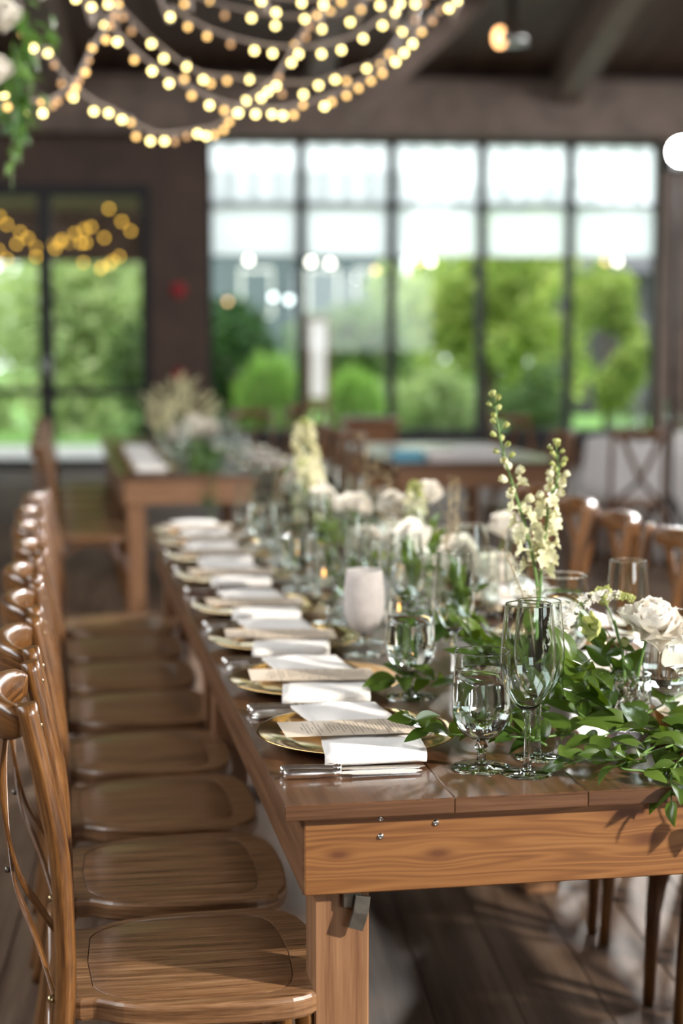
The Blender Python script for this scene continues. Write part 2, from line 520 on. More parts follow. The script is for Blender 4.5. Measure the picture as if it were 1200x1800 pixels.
STRANDS=[[(-0.244, 5.896, 2.312, 2), (-0.155, 5.917, 2.284, 2), (-0.144, 5.915, 2.244, 1), (-0.081, 5.931, 2.236, 2), (-0.03, 5.947, 2.27, 1), (-0.025, 5.944, 2.229, 2), (0.009, 5.955, 2.257, 0), (0.028, 5.961, 2.274, 0), (0.074, 5.974, 2.296, 1), (0.09, 5.981, 2.323, 1), (0.103, 5.987, 2.35, 0), (0.125, 5.995, 2.381, 1), (0.136, 6.002, 2.423, 0), (0.15, 6.009, 2.466, 1), (0.199, 6.024, 2.5, 1), (0.216, 6.033, 2.551, 0), (0.229, 6.039, 2.586, 0), (0.243, 6.047, 2.627, 1), (0.255, 6.055, 2.684, 1)], [(-0.097, 6.58, 2.609, 1), (-0.058, 6.583, 2.558, 2), (-0.004, 6.592, 2.542, 2), (0.021, 6.594, 2.5, 0), (0.046, 6.592, 2.429, 0), (0.09, 6.596, 2.379, 2), (0.168, 6.606, 2.329, 2), (0.225, 6.617, 2.325, 2), (0.276, 6.625, 2.303, 2), (0.312, 6.631, 2.294, 1), (0.331, 6.629, 2.239, 1), (0.387, 6.638, 2.224, 2), (0.443, 6.649, 2.226, 2), (0.484, 6.657, 2.226, 0), (0.532, 6.668, 2.248, 0), (0.576, 6.677, 2.261, 2), (0.61, 6.683, 2.253, 2), (0.645, 6.69, 2.259, 1), (0.683, 6.698, 2.281, 1), (0.706, 6.706, 2.314, 1), (0.74, 6.716, 2.352, 2), (0.776, 6.727, 2.401, 2), (0.839, 6.739, 2.416, 2), (0.868, 6.747, 2.442, 2), (0.902, 6.755, 2.467, 2), (0.914, 6.761, 2.502, 0), (0.968, 6.776, 2.564, 2), (0.983, 6.785, 2.634, 1), (1.029, 6.797, 2.671, 0), (1.045, 6.804, 2.714, 0), (1.079, 6.814, 2.762, 1), (1.136, 6.832, 2.851, 1)], [(0.101, 6.324, 2.697, 2), (0.159, 6.334, 2.67, 2), (0.206, 6.338, 2.606, 2), (0.251, 6.342, 2.549, 2), (0.314, 6.35, 2.487, 1), (0.38, 6.36, 2.449, 2), (0.444, 6.368, 2.406, 2), (0.53, 6.382, 2.366, 1), (0.598, 6.392, 2.333, 2), (0.655, 6.402, 2.317, 1), (0.711, 6.412, 2.309, 2), (0.778, 6.424, 2.308, 2), (0.843, 6.437, 2.311, 2), (0.886, 6.445, 2.308, 2), (0.93, 6.453, 2.313, 1), (0.967, 6.464, 2.354, 1), (1.055, 6.48, 2.352, 2), (1.085, 6.487, 2.371, 1), (1.146, 6.501, 2.398, 1), (1.196, 6.512, 2.43, 1), (1.248, 6.525, 2.461, 1), (1.296, 6.536, 2.493, 1), (1.352, 6.55, 2.541, 2), (1.388, 6.56, 2.579, 2), (1.425, 6.57, 2.617, 2), (1.464, 6.581, 2.666, 1), (1.511, 6.594, 2.712, 0), (1.541, 6.603, 2.757, 0), (1.582, 6.611, 2.767, 2), (1.617, 6.619, 2.798, 2), (1.659, 6.63, 2.84, 1)], [(0.194, 6.866, 2.858, 1), (0.238, 6.867, 2.787, 2), (0.279, 6.874, 2.787, 1), (0.296, 6.873, 2.741, 0), (0.33, 6.874, 2.686, 0), (0.41, 6.884, 2.641, 2), (0.46, 6.887, 2.584, 2), (0.553, 6.901, 2.557, 2), (0.543, 6.894, 2.506, 1), (0.621, 6.907, 2.507, 2), (0.652, 6.911, 2.493, 1), (0.721, 6.924, 2.508, 1), (0.815, 6.941, 2.518, 2), (0.953, 6.958, 2.466, 0), (1.046, 6.973, 2.468, 2), (1.113, 6.988, 2.509, 2), (1.186, 7.002, 2.537, 2), (1.236, 7.009, 2.532, 1), (1.325, 7.029, 2.592, 2), (1.389, 7.04, 2.609, 1), (1.396, 7.037, 2.574, 0), (1.428, 7.05, 2.657, 1), (1.486, 7.069, 2.754, 2), (1.546, 7.083, 2.809, 0), (1.588, 7.096, 2.884, 0)], [(0.386, 6.594, 2.788, 1), (0.467, 6.6, 2.695, 2), (0.536, 6.61, 2.662, 1), (0.612, 6.621, 2.63, 1), (0.706, 6.636, 2.605, 0), (0.802, 6.652, 2.586, 2), (0.876, 6.664, 2.579, 2), (0.984, 6.684, 2.583, 2), (1.079, 6.7, 2.589, 2), (1.163, 6.717, 2.61, 2), (1.256, 6.737, 2.661, 2), (1.34, 6.756, 2.719, 2), (1.394, 6.771, 2.775, 2), (1.447, 6.787, 2.853, 1)], [(0.5, 7.023, 2.879, 1), (0.557, 7.028, 2.831, 1), (0.663, 7.048, 2.852, 1), (0.727, 7.052, 2.795, 0), (0.841, 7.07, 2.791, 2), (0.944, 7.084, 2.766, 2), (1.072, 7.108, 2.803, 2), (1.146, 7.115, 2.764, 2), (1.186, 7.129, 2.841, 1), (1.274, 7.138, 2.801, 2), (1.323, 7.151, 2.857, 1), (1.365, 7.164, 2.926, 1)], [(0.778, 6.57, 2.79, 1), (0.821, 6.575, 2.762, 2), (0.88, 6.582, 2.722, 2), (0.985, 6.605, 2.767, 2), (1.074, 6.62, 2.767, 2), (1.149, 6.635, 2.783, 1), (1.311, 6.662, 2.779, 2), (1.396, 6.678, 2.793, 2), (1.459, 6.688, 2.795, 2), (1.536, 6.705, 2.844, 1)]]
SPRIGS=[([(0.849, 2.608, 0.785), (0.761, 2.578, 0.79), (0.682, 2.574, 0.8), (0.618, 2.585, 0.8), (0.581, 2.61, 0.81), (0.562, 2.58, 0.83)], 0.062, 20), ([(1.057, 2.551, 0.79), (0.939, 2.475, 0.785), (0.86, 2.413, 0.79), (0.808, 2.423, 0.79), (0.776, 2.44, 0.775)], 0.06, 16), ([(1.113, 2.715, 0.8), (0.986, 2.521, 0.8), (0.893, 2.426, 0.79), (0.849, 2.382, 0.785), (0.905, 2.375, 0.775), (0.955, 2.335, 0.745), (0.985, 2.33, 0.71)], 0.062, 14), ([(0.954, 2.569, 0.79), (0.91, 2.615, 0.82), (0.87, 2.617, 0.86), (0.844, 2.614, 0.91)], 0.095, 13), ([(0.909, 2.639, 0.785), (0.858, 2.668, 0.82), (0.842, 2.668, 0.87)], 0.095, 10), ([(0.892, 2.774, 0.785), (0.831, 2.932, 0.79), (0.734, 2.979, 0.8), (0.66, 3.045, 0.8), (0.623, 3.025, 0.8)], 0.085, 16), ([(0.917, 2.996, 0.79), (0.85, 3.081, 0.82), (0.799, 3.062, 0.87)], 0.1, 9), ([(0.785, 2.56, 0.78), (0.73, 2.606, 0.8), (0.679, 2.637, 0.79)], 0.065, 10), ([(1.217, 2.943, 0.79), (1.081, 2.768, 0.8), (0.916, 2.574, 0.8), (0.858, 2.545, 0.79)], 0.075, 14)]
# ------------------------------------------------------------------ the hall
def room_obj(name, me, kind='structure', parent=None):
    o = obj(name, me, parent)
    if parent is None: o.matrix_world = RMAT
    if kind: o['kind'] = kind
    return o

V0 = 19.0
floor = room_obj('floor', join_boxes([(-6.5, 9.0, -5.2, V0 + 0.3, -0.15, -0.006)], M['floor'], 'y', 'floor'))
plank_me = bbox(-0.0935, 0.0935, -1.498, 1.498, -0.02, 0.0, M['floor'], 'y', 0.0015, 'floor_plank')
k = 0
for c in range(37):
    for r in range(6):
        off = ((c * 7) % 5) * 0.55
        vv = 2.0 + 3.0 * r + off
        v_end = min(vv + 1.5, V0 + 0.2)
        ln = v_end - (vv - 1.5)
        if ln < 0.3: continue
        o = obj('floor_plank', plank_me, floor, (-1.7 + 0.19 * c, v_end - ln / 2, -0.0004 * ((c + r) % 3)), None, (1, ln / 3.0, 1))

walls = [(-6.5, -3.46, V0, V0 + 0.25, 0, 8), (-3.46, -0.60, V0, V0 + 0.25, 3.14, 8), (-0.60, 0.08, V0, V0 + 0.25, 0, 8),
         (0.08, 5.30, V0, V0 + 0.25, 3.73, 8), (0.08, 5.30, V0, V0 + 0.25, 0, 0.20), (5.30, 9.0, V0, V0 + 0.25, 0, 8)]
room_obj('wall_back', join_boxes(walls, M['wall'], 'x', 'wall_back'))
room_obj('wall_left', join_boxes([(-6.5, -6.3, -5.2, -4.4, 0, 9.5), (-6.5, -6.3, 9.8, V0, 0, 9.5), (-6.5, -6.3, -4.4, 9.8, 0, 3.7), (-6.5, -6.3, -4.4, 9.8, 6.6, 9.5)], M['wall'], 'y'))
room_obj('wall_right', join_boxes([(8.8, 9.0, -5.2, 6.3, 0, 9.5), (8.8, 9.0, 14.1, V0, 0, 9.5), (8.8, 9.0, 6.3, 14.1, 0, 3.0), (8.8, 9.0, 6.3, 14.1, 5.8, 9.5)], M['wall'], 'y'))
room_obj('wall_rear', join_boxes([(-6.3, 2.35, -5.2, -5.0, 0, 9.6), (6.05, 8.8, -5.2, -5.0, 0, 9.6), (2.35, 6.05, -5.2, -5.0, 0, 1.2), (2.35, 6.05, -5.2, -5.0, 3.2, 9.6)], M['wall'], 'x'))
CS = 0.20
def ceil_z(v): return 4.45 + CS * (V0 - v)
vs = []
for v in (V0 + 0.25, -5.2):
    for u in (-6.5, 9.0):
        vs += [(u, v, ceil_z(v)), (u, v, ceil_z(v) + 0.15)]
cf = [(0, 2, 6, 4), (1, 5, 7, 3), (0, 1, 3, 2), (4, 6, 7, 5), (0, 4, 5, 1), (2, 3, 7, 6)]
room_obj('ceiling', mesh('ceiling', vs, cf, M['ceiling'], grain='y'))
# rafters under the boards, running up from the back wall
for i, u in enumerate((-4.3, -1.5, 1.3, 4.12, 6.9)):
    w, h = 0.26, 0.42
    q = []
    for v in (V0, 2.0):
        z = ceil_z(v)
        q += [(u - w / 2, v, z - h), (u + w / 2, v, z - h), (u + w / 2, v, z), (u - w / 2, v, z)]
    f = [(3, 2, 1, 0), (4, 5, 6, 7), (0, 1, 5, 4), (1, 2, 6, 5), (2, 3, 7, 6), (3, 0, 4, 7)]
    room_obj('ceiling_beam', mesh('ceiling_beam', q, f, M['beam'], grain='y'))
# header over the windows and the slanted brace that climbs to the right
room_obj('trim_1', bbox(-6.3, 8.8, V0 - 0.32, V0 - 0.01, 3.74, 4.36, M['beam'], 'x', 0.01))
v_, f_, uv_ = sweep([(1.55, 17.2, 3.75), (3.6, 17.0, 5.6)], rrect(0.26, 0.22), ref=(0, 1, 0))
room_obj('trim_2', mesh('brace', v_, f_, M['beam'], False, uv_))
room_obj('trim_3', bbox(5.30, 5.62, V0 - 0.16, V0 - 0.01, 0, 3.74, M['beam'], 'z', 0.01))

def picture_frame(u0, u1, z0, z1, w, v0, v1):
    return [(u0, u0 + w, v0, v1, z0, z1), (u1 - w, u1, v0, v1, z0, z1), (u0 + w, u1 - w, v0, v1, z0, z0 + w), (u0 + w, u1 - w, v0, v1, z1 - w, z1)]

m_, nt_, p_ = new_mat('shade_fabric')
nt_.nodes.remove(p_)
tl_ = node(nt_, 'ShaderNodeBsdfTranslucent'); tl_.inputs[0].default_value = (0.93, 0.95, 0.97, 1)
tp_ = node(nt_, 'ShaderNodeBsdfTransparent'); mx_ = node(nt_, 'ShaderNodeMixShader'); mx_.inputs[0].default_value = 0.22
nt_.links.new(tl_.outputs[0], mx_.inputs[1]); nt_.links.new(tp_.outputs[0], mx_.inputs[2])
nt_.links.new(mx_.outputs[0], nt_.nodes['Material Output'].inputs[0])
M['shade'] = m_

edges = [(0.08, 1.15), (1.15, 2.19), (2.19, 3.235), (3.235, 4.262), (4.262, 5.30)]
for i, (a, b) in enumerate(edges):
    fr = room_obj('window_%d' % (i + 1), join_boxes(picture_frame(a, b, 0.20, 3.73, 0.052, V0 + 0.02, V0 + 0.14), M['frame'], 'z'))
    obj('transom', bbox(a + 0.05, b - 0.05, V0 + 0.04, V0 + 0.12, 2.975, 3.02, M['frame'], 'x'), fr)
    obj('bottom_rail', bbox(a + 0.05, b - 0.05, V0 + 0.04, V0 + 0.12, 0.25, 0.42, M['frame'], 'x'), fr)
    for k in (1, 2, 3):
        uu = a + (b - a) * k / 4
        obj('muntin', bbox(uu - 0.012, uu + 0.012, V0 + 0.06, V0 + 0.10, 3.02, 3.68, M['frame'], 'z'), fr)
    obj('pane', bbox(a + 0.05, b - 0.05, V0 + 0.085, V0 + 0.086, 0.42, 2.975, M['pane'], 'z'), fr)
    obj('pane', bbox(a + 0.05, b - 0.05, V0 + 0.103, V0 + 0.104, 3.02, 3.68, M['pane'], 'z'), fr)
    sh = obj('roller_shade', mesh('roller_shade', [(a + 0.055, V0 + 0.03, 2.425), (b - 0.055, V0 + 0.03, 2.425), (b - 0.055, V0 + 0.03, 3.69), (a + 0.055, V0 + 0.03, 3.69)],
                            [(0, 1, 2, 3)], M['shade']), fr)
    obj('hem_bar', bbox(a + 0.055, b - 0.055, V0 + 0.024, V0 + 0.036, 2.41, 2.428, M['white'], 'x'), sh)

for i, (a, b) in enumerate([(-1.75, -0.60), (-2.90, -1.75)]):
    fr = room_obj('door_%d' % (i + 1), join_boxes(picture_frame(a, b, 0.02, 3.14, 0.078, V0 + 0.04, V0 + 0.14), M['frame'], 'z'))
    obj('lock_rail', bbox(a + 0.078, b - 0.078, V0 + 0.06, V0 + 0.12, 0.83, 0.90, M['frame'], 'x'), fr)
    obj('pane', bbox(a + 0.07, b - 0.07, V0 + 0.095, V0 + 0.096, 0.90, 3.07, M['pane'], 'z'), fr)
    obj('pane', bbox(a + 0.07, b - 0.07, V0 + 0.095, V0 + 0.096, 0.09, 0.83, M['pane'], 'z'), fr)
    hx = a + 0.04 if i == 0 else b - 0.04
    obj('handle', swept('handle', [(hx, V0 + 0.04, 0.98), (hx, V0 - 0.03, 0.99), (hx, V0 - 0.03, 1.25), (hx, V0 + 0.04, 1.26)], [(c[0] * .011, c[1] * .011) for c in circle(8)], M['steel']), fr)
room_obj('trim_4', join_boxes(picture_frame(-3.50, -0.56, 0.0, 3.20, 0.06, V0 - 0.03, V0 + 0.02), M['frame'], 'z'))

# two red fire-alarm units on the wall between doors and windows
for (z, r, lb) in ((2.02, 0.085, 'upper round red fire alarm bell on dark wall beside doors'), (1.05, 0.075, 'lower red fire alarm call point on dark wall beside doors')):
    t = thing('fire_alarm', lb, 'fire alarm', W(-0.25, V0 - 0.002, z), RA, 'red alarms on the back wall')
    obj('backplate', bbox(-0.06, 0.06, -0.02, 0.0, -0.06, 0.06, M['red'], 'x', 0.004), t)
    obj('gong', lathed('gong', [(0.001, 0.05), (r * .5, 0.047), (r * .85, 0.035), (r, 0.012), (r, 0.0)], M['red'], 20), t, (0, -0.018, 0), (PI / 2, 0, 0))

# ------------------------------------------------------------------ garden outside
M['lawn'] = plain('lawn_green', (0.11, 0.23, 0.035), 0.9, 0.35, 1.5)
M['patio'] = plain('patio_stone', (0.55, 0.53, 0.50), 0.8, 0.1, 3)
M['siding'] = plain('grey_siding', (0.085, 0.11, 0.125), 0.8, 0.15, 1)
M['roof'] = plain('roof_slate', (0.06, 0.06, 0.065), 0.8, 0.2, 3)
M['bark'] = plain('bark', (0.07, 0.05, 0.035), 0.9, 0.3, 8)
room_obj('lawn', join_boxes([(-40, 45, V0 + 0.3, 90, -0.4, -0.10)], M['lawn'], 'x'))
room_obj('patio', join_boxes([(-8, 3.0, V0 + 0.26, 23.5, -0.2, -0.02)], M['patio'], 'x'))

GR = {
 'bright': leafy('bright_foliage', (0.15, 0.24, 0.05), (0.45, 0.52, 0.17), 0.6, 0.45, 0.15, (1.25, 1.3, 0.8)),
 'pale': leafy('pale_foliage', (0.22, 0.31, 0.13), (0.50, 0.57, 0.33), 0.6, 0.45, 0.15, (1.25, 1.3, 0.8)),
 'mid': leafy('mid_foliage', (0.07, 0.13, 0.05), (0.20, 0.28, 0.12), 0.6, 0.35, 0.15, (1.25, 1.3, 0.8)),
 'dark': leafy('dark_foliage', (0.015, 0.045, 0.016), (0.05, 0.11, 0.035), 0.6, 0.3, 0.15, (1.25, 1.3, 0.8)),
 'grass': leafy('tall_grass', (0.16, 0.30, 0.06), (0.34, 0.52, 0.16), 0.6, 0.45, 0.15, (1.25, 1.3, 0.8)),
}
def foliage_mesh(blobs, size, mat, seed, upright=False):
    r = random.Random(seed)
    vs, fs = [], []
    for (cx, cy, cz, rx, ry, rz, n) in blobs:
        for _ in range(n):
            while True:
                a, b, c = r.uniform(-1, 1), r.uniform(-1, 1), r.uniform(-1, 1)
                d = a * a + b * b + c * c
                if 0.25 < d < 1: break
            p = Vector((cx + a * rx, cy + b * ry, max(0.02, cz + c * rz)))
            s = size * r.uniform(0.6, 1.3)
            if upright:
                x = Vector((r.gauss(0, .25), r.gauss(0, .25), 1)); y = Vector((r.uniform(-1, 1), r.uniform(-1, 1), 0))
                x = x.normalized() * s * 4; y = y.normalized() * s * 0.35
            else:
                x = Vector((r.gauss(0, 1), r.gauss(0, 1), r.gauss(-.3, .6))).normalized() * s
                y = x.cross(Vector((r.gauss(0, 1), r.gauss(0, 1), r.gauss(0, 1)))).normalized() * s * 0.55
            k = len(vs)
            vs += [p - x, p + y * 0.9 - x * 0.1, p + x, p - y * 0.9 - x * 0.1]
            fs.append((k, k + 1, k + 2, k + 3))
    return mesh('foliage', vs, fs, mat)

def plant(name, label, cat, u, v, blobs, size, mat, seed, group, trunk=None, upright=False):
    t = thing(name, label, cat, W(u, v, -0.1), RA, group)
    fo = obj('foliage', foliage_mesh(blobs, size, mat, seed, upright), t)
    if trunk:
        h, r = trunk
        obj('trunk', swept('trunk', [(0, 0, 0), (0.05, 0.03, h * .5), (-0.03, 0, h)], [(c[0], c[1]) for c in circle(8)], M['bark'], [r * 1.4, r, r * .6]), t)
    return t

def puffs(rx, ry, z0, z1, k, n, seed):
    r = random.Random(seed); out = []
    for _ in range(k):
        a = r.uniform(0, 2 * PI); d = r.uniform(0, .75)
        z = r.uniform(z0, z1); s = r.uniform(.35, .55)
        out.append((math.cos(a) * rx * d, math.sin(a) * ry * d, z, rx * s, ry * s, (z1 - z0) * s * .8, n))
    return out

plant('garden_tree', 'large bright green tree outside the third and fourth windows', 'tree', 4.9, 28, puffs(1.75, 1.4, 0.9, 3.1, 20, 210, 1), 0.13, GR['bright'], 1, 'garden trees', (2.2, .09))
plant('garden_tree', 'slim bright green tree at left of the rightmost window', 'tree', 6.45, 26, puffs(0.55, 0.6, 1.5, 2.7, 7, 220, 2), 0.09, GR['bright'], 2, 'garden trees', (2.2, .05))
plant('garden_tree', 'dark green tree low in the leftmost window', 'tree', 0.55, 30, puffs(1.5, 1.3, 0.5, 1.9, 10, 320, 3), 0.11, GR['dark'], 3, 'garden trees', (1.4, .09))
plant('garden_tree', 'mid green tree behind the lantern outside second window', 'tree', 2.6, 32, puffs(1.5, 1.3, 0.5, 1.9, 10, 320, 4), 0.11, GR['mid'], 4, 'garden trees', (1.4, .09))
plant('tall_grass', 'bright green clump of tall grass outside the leftmost window', 'grass', 1.0, 23.9, [(0, 0, .45, .5, .4, .65, 1500)], 0.10, GR['grass'], 5, 'garden shrubs', upright=True)
plant('tall_grass', 'bright green clump of tall grass right of the lantern', 'grass', 2.15, 23.3, [(0, 0, .4, .40, .4, .5, 1200)], 0.10, GR['grass'], 6, 'garden shrubs', upright=True)
plant('garden_shrub', 'pale green rounded hedge outside the third window', 'shrub', 3.6, 25, puffs(1.0, .7, .25, 1.0, 9, 260, 7), 0.07, GR['pale'], 7, 'garden shrubs')
plant('garden_shrub', 'mid green shrub outside the fourth window', 'shrub', 5.05, 25, puffs(.8, .7, .2, 1.0, 8, 260, 8), 0.07, GR['mid'], 8, 'garden shrubs')
plant('garden_shrub', 'bright green shrub low in the rightmost window', 'shrub', 6.05, 23.2, puffs(.55, .5, .7, 1.4, 7, 220, 9), 0.07, GR['bright'], 9, 'garden shrubs', (1.0, .03))
plant('garden_shrub', 'tall pale green shrub filling the right door pane', 'shrub', -1.75, 28, puffs(1.7, 1.0, .3, 2.7, 22, 260, 10), 0.13, GR['pale'], 10, 'garden shrubs')
plant('garden_shrub', 'tall pale green shrub filling the left door pane', 'shrub', -4.9, 29.5, puffs(1.7, 1.0, .3, 2.8, 22, 260, 11), 0.13, GR['pale'], 11, 'garden shrubs')
plant('garden_shrub', 'mid green shrub at the right edge of the right door pane', 'shrub', -0.95, 24.4, puffs(.5, .5, .2, 1.7, 8, 220, 12), 0.08, GR['mid'], 12, 'garden shrubs')
for i, (u, v, s, c, lb) in enumerate([(-10.5, 46, 3.2, 'mid', 'mid green far tree at left beyond the door shrubs'), (-4, 48, 3.6, 'bright', 'bright green far tree beyond the door panes'),
                                  (9.4, 50, 3.6, 'dark', 'mid green far tree behind the bright garden tree'), (13.4, 47, 3.0, 'dark', 'dark green far tree behind the dark shed'),
                                  (20, 48, 2.8, 'mid', 'mid green far tree at far right edge of garden'), (5.35, 41, 1.6, 'pale', 'pale green distant tree seen between house and garden tree'), (-0.8, 56, 3.2, 'mid', 'mid green far tree beside the grey house')]):
    plant('distant_tree', lb, 'tree', u, v, puffs(s * .8, 2, .8, 5.0 if s > 2 else 3.2, 14, 260, 20 + i), 0.20, GR[c], 20 + i, 'far trees beyond the garden', (2.5, .2))

# grey house behind the left windows: siding boards, roof, windows
t = thing('grey_house', 'pale grey blue house behind the two left windows', 'house', W(3.1, 45, -0.1), RA)
obj('wall', join_boxes([(-2.9, 2.4, 0, 5, 0, 4.3)], M['siding'], 'x'), t)
bme = bbox(-2.92, 2.42, -0.03, 0.0, 0, 0.36, M['siding'], 'x', 0.01)
for k in range(11): obj('siding_board', bme, t, (0, 0, 0.04 + 0.385 * k))
obj('roof', mesh('roof', [(-3.2, -.4, 4.25), (2.7, -.4, 4.25), (2.7, 5.4, 4.25), (-3.2, 5.4, 4.25), (-3.2, 2.5, 6.4), (2.7, 2.5, 6.4)],
                 [(0, 1, 5, 4), (2, 3, 4, 5), (0, 4, 3), (1, 2, 5), (0, 3, 2, 1)], M['roof'], grain='x'), t)
for x in (-1.6, 0.2, 1.5):
    w_ = obj('window', bbox(x - .45, x + .45, -0.07, -0.02, 2.2, 3.5, M['white'], 'z', .01), t)
    obj('pane', bbox(x - .38, x + .38, -0.08, -0.06, 2.27, 3.43, M['siding'], 'z'), w_)
t = thing('dark_shed', 'dark shed with overhanging roof behind the rightmost window', 'shed', W(9.4, 34, -0.1), RA)
obj('wall', join_boxes([(-1.8, 1.8, 0, 3, 0, 3.0)], M['frame'], 'z'), t)
obj('roof', mesh('roof', [(-2.1, -.4, 2.95), (2.1, -.4, 2.95), (2.1, 3.4, 2.95), (-2.1, 3.4, 2.95), (-2.1, 1.5, 4.3), (2.1, 1.5, 4.3)],
                 [(0, 1, 5, 4), (2, 3, 4, 5), (0, 4, 3), (1, 2, 5), (0, 3, 2, 1)], M['roof'], grain='x'), t)
obj('door', bbox(-.5, .5, -.05, 0, 0, 2.1, M['roof'], 'z', .01), t)

# porch over the doors; added amber bulbs imitate fairy lights mirrored in the glass
t = thing('porch', 'dark timber porch roof outside the glazed doors', 'porch', W(-2.6, 21.4, -0.02), RA)
obj('soffit', bbox(-3.2, 2.2, -2.1, 2.6, 3.25, 3.40, M['wall'], 'x'), t)
obj('fascia', bbox(-3.2, 2.2, 2.45, 2.6, 2.58, 3.40, M['wall'], 'x'), t)
for x in (-3.05, 2.05):
    obj('post', bbox(x - .09, x + .09, 2.3, 2.48, 0, 3.25, M['wall'], 'z', .01), t)
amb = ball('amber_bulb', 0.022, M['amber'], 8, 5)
r = random.Random(5)
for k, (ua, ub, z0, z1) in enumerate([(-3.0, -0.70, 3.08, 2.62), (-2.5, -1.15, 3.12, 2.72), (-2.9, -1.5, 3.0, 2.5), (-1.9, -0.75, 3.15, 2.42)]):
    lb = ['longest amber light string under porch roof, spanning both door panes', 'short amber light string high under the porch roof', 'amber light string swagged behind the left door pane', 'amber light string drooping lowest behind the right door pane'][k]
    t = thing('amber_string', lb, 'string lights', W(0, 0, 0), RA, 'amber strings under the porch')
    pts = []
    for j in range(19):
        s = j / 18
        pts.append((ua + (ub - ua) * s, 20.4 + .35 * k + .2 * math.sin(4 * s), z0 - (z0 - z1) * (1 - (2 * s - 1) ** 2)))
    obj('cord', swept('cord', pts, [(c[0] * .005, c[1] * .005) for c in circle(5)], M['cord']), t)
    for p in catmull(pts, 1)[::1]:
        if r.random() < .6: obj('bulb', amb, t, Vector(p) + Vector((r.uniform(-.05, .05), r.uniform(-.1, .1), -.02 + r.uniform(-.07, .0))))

# white lantern panel in a wooden stand outside the second window
t = thing('lantern_stand', 'tall white lantern in a wooden frame outside second window', 'lantern', W(1.55, 22, -0.02), RA)
obj('panel', bbox(-.10, .10, -.06, .06, .72, 1.72, plain('lantern_glass', (.8, .8, .78), .5, emit=(1, .95, .88), emit_s=0.35), 'z', .01), t)
for x in (-.125, .125): obj('post', bbox(x - .02, x + .02, -.08, .08, 0, 1.80, M['pine'], 'z', .004), t)
for z in (.68, 1.76): obj('rail', bbox(-.15, .15, -.085, .085, z - .03, z + .03, M['pine'], 'x', .004), t)

# globe lights strung along the terrace outside the windows
M['globe'] = emitter('globe_light', (1.0, 0.93, 0.82), 9.0)
M['globe_warm'] = emitter('globe_warm', (1.0, 0.60, 0.30), 4.5)
M['globe_cool'] = emitter('globe_cool', (0.88, 1.0, 1.0), 7.0)
t = thing('festoon', 'festoon of round globe lights strung outside the windows', 'string lights', W(0, 20.3, 0), RA)
obj('cable', swept('cable', [(-.2, 0, 2.66), (1.3, 0, 2.60), (2.8, 0, 2.62), (4.3, 0, 2.60), (5.9, 0, 2.66)], [(c[0] * .006, c[1] * .006) for c in circle(6)], M['cord']), t)
for (u, z, rr, mk) in [(.586, 2.424, .06, 'globe'), (1.342, 2.407, .062, 'globe'), (1.578, 2.387, .062, 'globe'), (2.137, 2.307, .05, 'globe_warm'), (2.818, 2.413, .058, 'globe'),
                       (2.69, 2.41, .05, 'globe_warm'), (5.15, 2.422, .058, 'globe'), (5.0, 2.425, .05, 'globe_warm'), (.881, 1.979, .056, 'globe_cool'), (1.076, 1.945, .06, 'globe_cool'), (.327, 1.923, .045, 'globe_warm')]:
    rr *= .62
    g = obj('globe', ball('globe', rr, M[mk], 12, 8), t, (u, 0, z))
    obj('drop_cord', swept('drop', [(0, 0, rr * .9), (0, 0, 2.62 - z)], [(c[0] * .004, c[1] * .004) for c in circle(5)], M['cord']), g)
# ------------------------------------------------------------------ tables
TZ = 0.76
def farm_table(name, label, x0, y0, y1, near=False):
    t = thing(name, label, 'table', (x0, y0, 0), 0, 'long wooden banquet tables')
    L = y1 - y0
    widths = [0.257, 0.208, 0.208, 0.208, 0.129]
    x = 0
    for w in widths:
        obj('plank', bbox(x + .0003, x + w - .0003, 0, L, TZ - .024, TZ, M['top'], 'y', .0013), t); x += w
    wd = sum(widths)
    ap = M['apron'] if near else M['pine']
    az0, az1 = .614, TZ - .0242
    o = obj('end_apron', bbox(x0 + .032, x0 + wd - .032, y0 + .021, y0 + .045, az0, az1, ap, 'x', .002), t, (-x0, -y0, 0))
    obj('end_apron', bbox(.056, wd - .056, L - .045, L - .021, az0, az1, ap, 'x', .002), t)
    for s in (0, 1):
        xx = .030 if s == 0 else wd - .030 - .024
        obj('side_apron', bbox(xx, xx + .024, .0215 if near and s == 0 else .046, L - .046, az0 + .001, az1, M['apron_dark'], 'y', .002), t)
    if near:
        o.location.x = -x0 + 0
    for (lx, ly) in ((.051, .048), (wd - .136, .048), (.056, L - .135), (wd - .141, L - .135)):
        lg = obj('leg', bbox(lx, lx + .085, ly, ly + .085, 0, az1 - .001, M['pine'], 'z', .003), t)
        if near and ly < .1 and lx < .2:
            br = obj('latch_bracket', bbox(lx + .042, lx + .072, ly - .012, ly - .0005, .586, .612, M['iron'], 'x', .002), lg)
            obj('latch_lever', swept('lever', [(lx + .072, ly - .016, .606), (lx + .068, ly - .018, .580), (lx + .060, ly - .018, .556)], rrect(.024, .006, .4), M['iron'], ref=(1, 0, 0), smooth=False), lg)
    if near:
        sp = [(.010, -.004), (.0095, -.0015), (.006, .003), (.0025, .0045), (.0024, .002), (.0001, .002)]
        sm = lathed('screw', [(r_ * .85, z_ * .9) for r_, z_ in sp], M['steel'], 14)
        for (sx, sz) in ((.470, .7275), (.470, .700), (.555, .7165)):
            obj('screw', sm, t, (sx - x0, .0205, sz), (PI / 2, 0, 0), 0.72)
    return t

